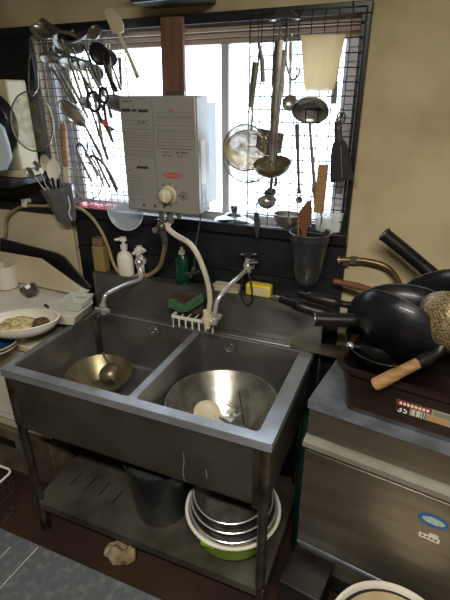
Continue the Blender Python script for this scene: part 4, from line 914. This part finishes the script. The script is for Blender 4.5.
# stickers on the door, put where the photo shows them
FI = FM.inverted()
def onface(p, y=-.0064):
    """the point of the door face seen through p"""
    d = V(p)-C0; a = FI @ C0; q = FI.to_3x3() @ d; k = (y-a.y)/q.y; return a+q*k
a = onface((1.4426,0.1000,0.5987)); b = MB(); b.prism(ell(.040,.0235,30), 0, .0004, FM @ frm(a, (0,-1,0), (1,0,0))); b.build('blue_sticker', mat('sticker_blue',(46,98,158),.4), dr)
b = MB(); b.prism(ell(.030,.012,24), .0005, .0008, FM @ frm(a+V((.002,0,.0)), (0,-1,0), (1,0,0))); b.prism(ell(.014,.010,16,.008,.002), .0009, .0012, FM @ frm(a, (0,-1,0), (1,0,0))); b.build('sticker_emblem', mat('sticker_pale',(186,200,200),.4,0,(150,176,150),80), dr)
a = onface((1.4455,0.1000,0.5361)); b = MB(); b.box((a.x-.030,-.0068,a.z-.013),(a.x+.026,-.0062,a.z+.004), FM); b.box((a.x-.004,-.0068,a.z+.004),(a.x+.020,-.0062,a.z+.015), FM); b.build('white_sticker', WHITE, dr)
b = MB()
for k in range(4): b.box((a.x-.024+k*.012,-.0073,a.z-.007),(a.x-.016+k*.012,-.0069,a.z-.001), FM)
b.build('sticker_print', INK, dr)

# black plastic box on the floor in front of the fridge
t = thing('plastic_crate', (1.1,.1,0), 'black plastic box on the floor below the refrigerator door', 'box')
BM_ = FM; b = MB(); b.prism(rrect(-.0,-.13,.135,.018,.008), .0, .18, BM_); b.build('body', BLACKP, t, .004)
b = MB(); b.prism(rrect(-.004,-.134,.139,.022,.008), .181, .20, BM_); b.build('lid', BLACKP, t, .003)
# pail bottom right
t = thing('pail', (1.38,-.12,0), 'round white pail with a pale lid on the floor before the refrigerator', 'pail')
pc = V((1.388,-.112,.0)); M = Matrix.Translation(pc)
b = MB(); b.lathe([(0,0),(.145,0),(.15,.006),(.165,.335),(.173,.337),(.173,.350),(.165,.352),(.160,.34),(.146,.01),(0,.008)], M, 56); b.build('body', WHITE, t)
b = MB(); b.lathe([(0,.336),(.13,.338),(.146,.341),(.149,.336),(.149,.330),(0,.328)], M, 56); b.build('lid', mat('beige_lid',(176,160,128),.5,0,(150,132,100),5), t)
b = MB(); b.lathe([(.150,.332),(.159,.334),(.159,.330),(.150,.328),(.150,.332)], M, 56); b.build('seal', SEAL, t)
# teal can in the gap
t = thing('plastic_can', (1.045,.37,0), 'dark teal plastic container standing in the gap between sink and refrigerator', 'container')
b = MB(); b.lathe([(0,0),(.024,0),(.026,.01),(.026,.60),(.02,.63),(0,.635)], Matrix.Translation((1.045,.37,0)), 20, 1.5, 3.2); b.build('body', TEAL, t)
b = MB(); b.lathe([(0,.636),(.012,.636),(.012,.66),(0,.662)], Matrix.Translation((1.045,.37,0)), 16); b.build('cap', BLACKP, t)

# ------------------------------------------------------------------ tub with pans
TH = .152
t = thing('dish_tub', FM @ V((.35,.2,.85)), 'brown plastic dish tub full of black pans on top of the refrigerator', 'tub')
tb0 = FI @ V((1.1596,0.1714,0.8500)); tx0, ty0 = tb0.x, tb0.y
TW, TD = .52, .315
def loop(x0,y0,x1,y1,r,z): return [(x,y,z) for x,y in rrect(x0,y0,x1,y1,r,6)]
ly = []
B0 = .0
ly += [loop(tx0+B0,ty0,tx0+TW,ty0+TD,.03,.851), loop(tx0-.022,ty0-.020,tx0+TW+.022,ty0+TD+.02,.045,.85+TH-.012),
       loop(tx0-.036,ty0-.034,tx0+TW+.036,ty0+TD+.034,.055,.85+TH-.012), loop(tx0-.038,ty0-.036,tx0+TW+.038,ty0+TD+.036,.055,.85+TH),
       loop(tx0-.020,ty0-.018,tx0+TW+.02,ty0+TD+.018,.042,.85+TH), loop(tx0+.003,ty0+.003,tx0+TW-.003,ty0+TD-.003,.028,.855)]
n = len(ly[0]); b = MB(); fs = [(r*n+i, r*n+(i+1)%n, (r+1)*n+(i+1)%n, (r+1)*n+i) for r in range(5) for i in range(n)]
fs += [tuple(range(n))[::-1], tuple(5*n+i for i in range(n))]
b.add([p for l in ly for p in l], fs, FM); b.build('body', BROWNP, t)
# label on the front
def tubface(p):
    a = FI @ C0; q = FI.to_3x3() @ (V(p)-C0); y = ty0-.0125; k = (y-a.y)/q.y; return a+q*k
a = tubface((1.2963,0.1500,0.9353)); e = tubface((1.4281,0.1500,0.9061))
x0, x1 = a.x, a.x+.150; zt, zbm = a.z+.002, a.z-.040
def lab(nm, u0,u1,v0,v1, m_, off=0.0):
    b = MB(); 
    def q(u,v): 
        z = zt+(zbm-zt)*v; yy = ty0-.020*(z-.851)/(TH-.013)-.0012-off
        return (x0+(x1-x0)*u, yy, z)
    b.slab([FM @ V(q(u0,v1)), FM @ V(q(u1,v1)), FM @ V(q(u1,v0)), FM @ V(q(u0,v0))], FM.to_3x3() @ V((0,.0005,0))); return b.build(nm, m_, t)
lab('label', 0,1,0,1, mat('tub_label',(160,152,132),.5), 0)
lab('label_red_band', 0,.58,0,.42, mat('label_red',(130,48,42),.5), .0006)
lab('label_dark_band', .0,.24,.42,1, mat('label_dark',(54,38,34),.5), .0006)
lab('label_grey_field', .62,.9,.12,.45, mat('label_grey',(128,132,112),.5), .0006)
lab('label_orange_band', .55,.85,.6,.95, mat('label_orange',(188,140,88),.5), .0006)
lab('label_barcode', .28,.5,.5,.95, mat('label_bars',(206,200,190),.5,0,(40,36,34),300,stretch=(1,.01,.01),nmix=(.48,.52)), .0006)
zz = zt+(zbm-zt)*.95; M = FM @ Matrix.Translation((x0+.005, ty0-.020*(zz-.851)/(TH-.013)-.0035, zz)) @ Matrix.Rotation(PI/2, 4, 'X')
text_mesh('35', .027, M, 'label_number', mat('label_white',(236,232,222),.5), t)
b = MB()
for k in range(8):
    zz = zt+(zbm-zt)*.22; yy = ty0-.020*(zz-.851)/(TH-.013)-.0025; xx = x0+.008+k*.0095
    b.box((xx,yy,zz-.004),(xx+.0065,yy+.0004,zz+.004), FM)
b.build('label_lettering', mat('label_white2',(226,216,200),.5), t)

PG = 'pans piled in the brown tub'
def pan(label, c, n, R, d, rb, hpts=None, hr=.012, hm=IRONH, m=IRON, open_end=False, nm='frying_pan', cat='pan', tip=None, round_=True, hname='handle', t_=.0025):
    t = thing(nm, c, label, cat, PG)
    b = MB()
    if round_: b.bowl(c, n, R, d, t_, rb, 52, lip=.003)
    else: b.pan(c, n, R, d, rb, t_, 52, lip=.003)
    b.build('body', m, t)
    b = MB(); b.ring(c, n, R+.001, .0022, seg=56); b.build('rim', UTD, t)
    if hpts:
        b = MB(); pts = smooth(hpts, 6) if len(hpts) > 2 else [V(p) for p in hpts]; b.tube(pts, hr, 14, caps=True)
        h = b.build(hname, hm, t)
        if open_end:
            a, c2 = V(hpts[0]), V(hpts[1]); dd = (a-c2).normalized(); r0 = hr[0] if isinstance(hr,(list,tuple)) else hr
            b = MB(); b.lathe([(r0*.72,-.03),(r0*.74,.0012),(r0*1.06,.0012),(r0*1.06,-.006)], frm(a, dd), 24); b.build('tube_mouth', SEAL, h)
            b = MB(); b.lathe([(0,.0006),(r0*.74,.0006)], frm(a, dd), 24); b.build('tube_bore', SEAL, h)
            b = MB(); b.ring(a+dd*.002, dd, r0*.9, .0022, seg=24); b.build('tube_edge', UT, h)
        if tip:
            a, c2 = V(hpts[0]), V(hpts[1]); dd = (a-c2).normalized(); b = MB(); b.tube([a-dd*.004, a+dd*.022], [.009,.007], 12); b.ring(a+dd*.028+V((0,0,0)), dd.cross(V((0,1,0))), .008, .0025, seg=16); b.build('hanging_eye', UT, h)
    return t
# lowest frying pan, long black handle with a steel eye
pan('deep black frying pan lowest in the tub, steel-tipped long handle over the sink', (1.262,.33,1.018), (-.05,-.1,1), .135, .05, .10, [(0.9001,0.3923,1.0600),(0.9708,0.3666,1.0580),(1.0423,0.3690,1.0450),(1.0975,0.3854,1.0300),(1.1350,0.3916,1.0200)], [.014,.019,.021,.014,.010], tip=True, round_=False)
pan('black frying pan standing behind, its thick handle pointing left below the hanging bucket', (1.31,.40,1.065), (-.1,.5,.8), .15, .06, .06, [(0.9578,0.3986,1.0850),(1.0044,0.3795,1.0900),(1.0625,0.3746,1.0880),(1.1231,0.3856,1.0800),(1.1732,0.4219,1.0800)], [.011,.018,.019,.011,.007], tip=False)
pan('large black wok leaning at the back of the tub, brownish wooden handle to the left', (1.2831,0.4000,1.0446), (.0,.9,.43), .165, .07, .05, [(1.0438,0.5500,1.0870),(1.1066,0.5400,1.0855),(1.1743,0.5200,1.0857),(1.2326,0.5000,1.0854)], [.010,.012,.010,.009], WOODR)
pan('front black wok with a straight tube handle open at the left end', (1.2730,0.2700,1.1015), (.38,.72,.55), .13, .075, .03, [(1.0413,0.2590,1.0750),(1.1240,0.2855,1.0750),(1.1978,0.3085,1.0750),(1.2400,0.2759,1.0700)], [.0205,.0205,.021,.032], open_end=True)
pan('black wok at the upper right of the pile, thick tube handle rising leftwards', (1.4154,0.4700,1.1212), (-.1,.8,.6), .15, .05, .06, [(1.1872,0.5000,1.2838),(1.2391,0.5000,1.2481),(1.2974,0.5000,1.2069),(1.3556,0.4950,1.1645)], [.021,.021,.021,.022], open_end=True)
# small steel pan deep in the tub
t = thing('saucepan', (1.2,.22,.93), 'small dark pan with a glinting base lying in the front left of the tub', 'pan', PG)
b = MB(); b.bowl((1.2266,0.3061,0.9850), (.1,.5,.8), .062, .035, .002, .01); b.build('body', IRON, t)
b = MB(); b.tube([(1.1512,0.2730,1.0000),(1.2101,0.2874,0.9950)], [.009,.007], 12); hh = b.build('handle', IRONH, t)
b = MB(); b.ball((1.1485,0.2719,1.0000), .012); b.build('handle_end', CHROME, hh)
# tarnished wooden-handled pot
t = thing('tarnished_pan', (1.40,.22,1.1), 'speckled brassy tarnished pan with a turned wooden handle at the right edge', 'pan', PG)
c = V((1.3950,0.2000,1.1447)); b = MB(); b.bowl(c+V((.01,.045,.01)), (.25,.85,.45), .095, .095, .0025, .0, 48, sy=1.0); b.build('body', TARN, t)
b = MB(); b.tube(smooth([(1.2352,0.0600,1.0225),(1.2435,0.0650,1.0274),(1.2855,0.1000,1.0457),(1.3280,0.1350,1.0644)]), [.0145,.0165,.0165,.0145,.0145], 18); h = b.build('wooden_handle', WOOD, t)
b = MB(); b.tube([(1.3257,0.1330,1.0650),(1.3537,0.1550,1.0765)], [.0165,.018], 16); b.tube(smooth([(1.3537,0.1550,1.0765),(1.3705,0.1700,1.0864),(1.3810,0.1850,1.1067)]), [.013,.016], 12); b.build('socket', IRONH, t)

# pipe on the wall behind the pans
t = thing('gas_pipe', (1.1171,0.6100,1.1467), 'brass-coloured bent metal pipe on the wall right of the black board', 'pipe')
b = MB(); b.tube(smooth([(1.0499,0.6000,1.1486),(1.0905,0.6000,1.1539),(1.1372,0.6000,1.1563),(1.1908,0.5980,1.1497),(1.2259,0.5980,1.1293),(1.2541,0.5980,1.0898),(1.2721,0.5980,1.0331)],7), .0105, 12); b.build('tube', mat('brassy_pipe',(138,118,84),.35,.7,(100,84,60),12), t)
b = MB(); b.cyl((1.0838,0.6000,1.1530),(1.1072,0.6000,1.1560),.0145,seg=6); b.cyl((1.0431,0.6000,1.1477),(1.0534,0.6000,1.1490),.015); b.each('nut', BRASS, t)
b = MB(); e = V((1.0701,0.6050,1.1459)); b.box((e.x-.01,.598,e.z-.016),(e.x+.01,.6285,e.z+.004)); b.build('wall_clip', UTD, t)

# ------------------------------------------------------------------ worktop in the foreground
t = thing('worktop_table', (.2,-1.0,0), 'grey scratched worktop in the foreground, cut by the bottom left corner of the picture', 'table')
KY = -.504; kx1 = V((0.9544,-0.5024,0.8500)).x
b = MB(); b.box((-.9,-1.6,.825),(kx1,KY,.85)); b.build('top', COUNT, t, .002)
b = MB()
for a, c in (((0.6610,-0.6002,0.8505),(0.6651,-0.5090,0.8505)),((0.6134,-0.5558,0.8505),(0.6130,-0.5304,0.8505))):
    a, c = V(a), V(c); d_ = (c-a); b.tube([a-d_*1.5, c], .0007, 4)
b.each('joint_line', DRIP, t)
b = MB()
for x in (-.85,kx1-.05):
    for y in (-1.55,KY-.05): b.box((x-.02,y-.02,0),(x+.02,y+.02,.825))
b.build('leg', LEG, t)
b = MB(); b.box((-.87,-1.57,.77),(kx1-.03,-1.55,.825)); b.box((-.87,KY-.05,.77),(kx1-.03,KY-.03,.825)); b.build('frame', LEG, t)

# ------------------------------------------------------------------ light
t = thing('ceiling_light', (1.3,-.9,2.35), 'white ceiling batten light above and behind the camera', 'lamp')
b = MB(); b.box((.7,-1.3,2.37),(1.9,-1.2,2.399)); b.build('batten', WHITE, t)
l = bpy.data.lights.new('ceiling_lamp', 'AREA'); l.shape = 'RECTANGLE'; l.size = 1.2; l.size_y = .12; l.energy = LAMP; l.color = (1,.94,.83)
lo = bpy.data.objects.new('ceiling_lamp', l); COL.objects.link(lo); lo.location = (1.3,-1.25,2.362)
wd = bpy.data.worlds.new('daylight'); S.world = wd; wd.use_nodes = True
bg = wd.node_tree.nodes['Background']; bg.inputs['Color'].default_value = (.74,.86,1,1); bg.inputs['Strength'].default_value = SKY
l = bpy.data.lights.new('window_daylight', 'AREA'); l.shape = 'RECTANGLE'; l.size = 1.2; l.size_y = .62; l.cycles.is_portal = True
lo = bpy.data.objects.new('window_daylight', l); COL.objects.link(lo); lo.location = (.42,.76,1.55); lo.rotation_euler = (-PI/2,0,0)
vs_ = S.view_settings; S.display_settings.display_device = 'sRGB'
vs_.view_transform = 'Standard'; vs_.look = 'None'; vs_.gamma = 1; vs_.exposure = 0; vs_.use_curve_mapping = False
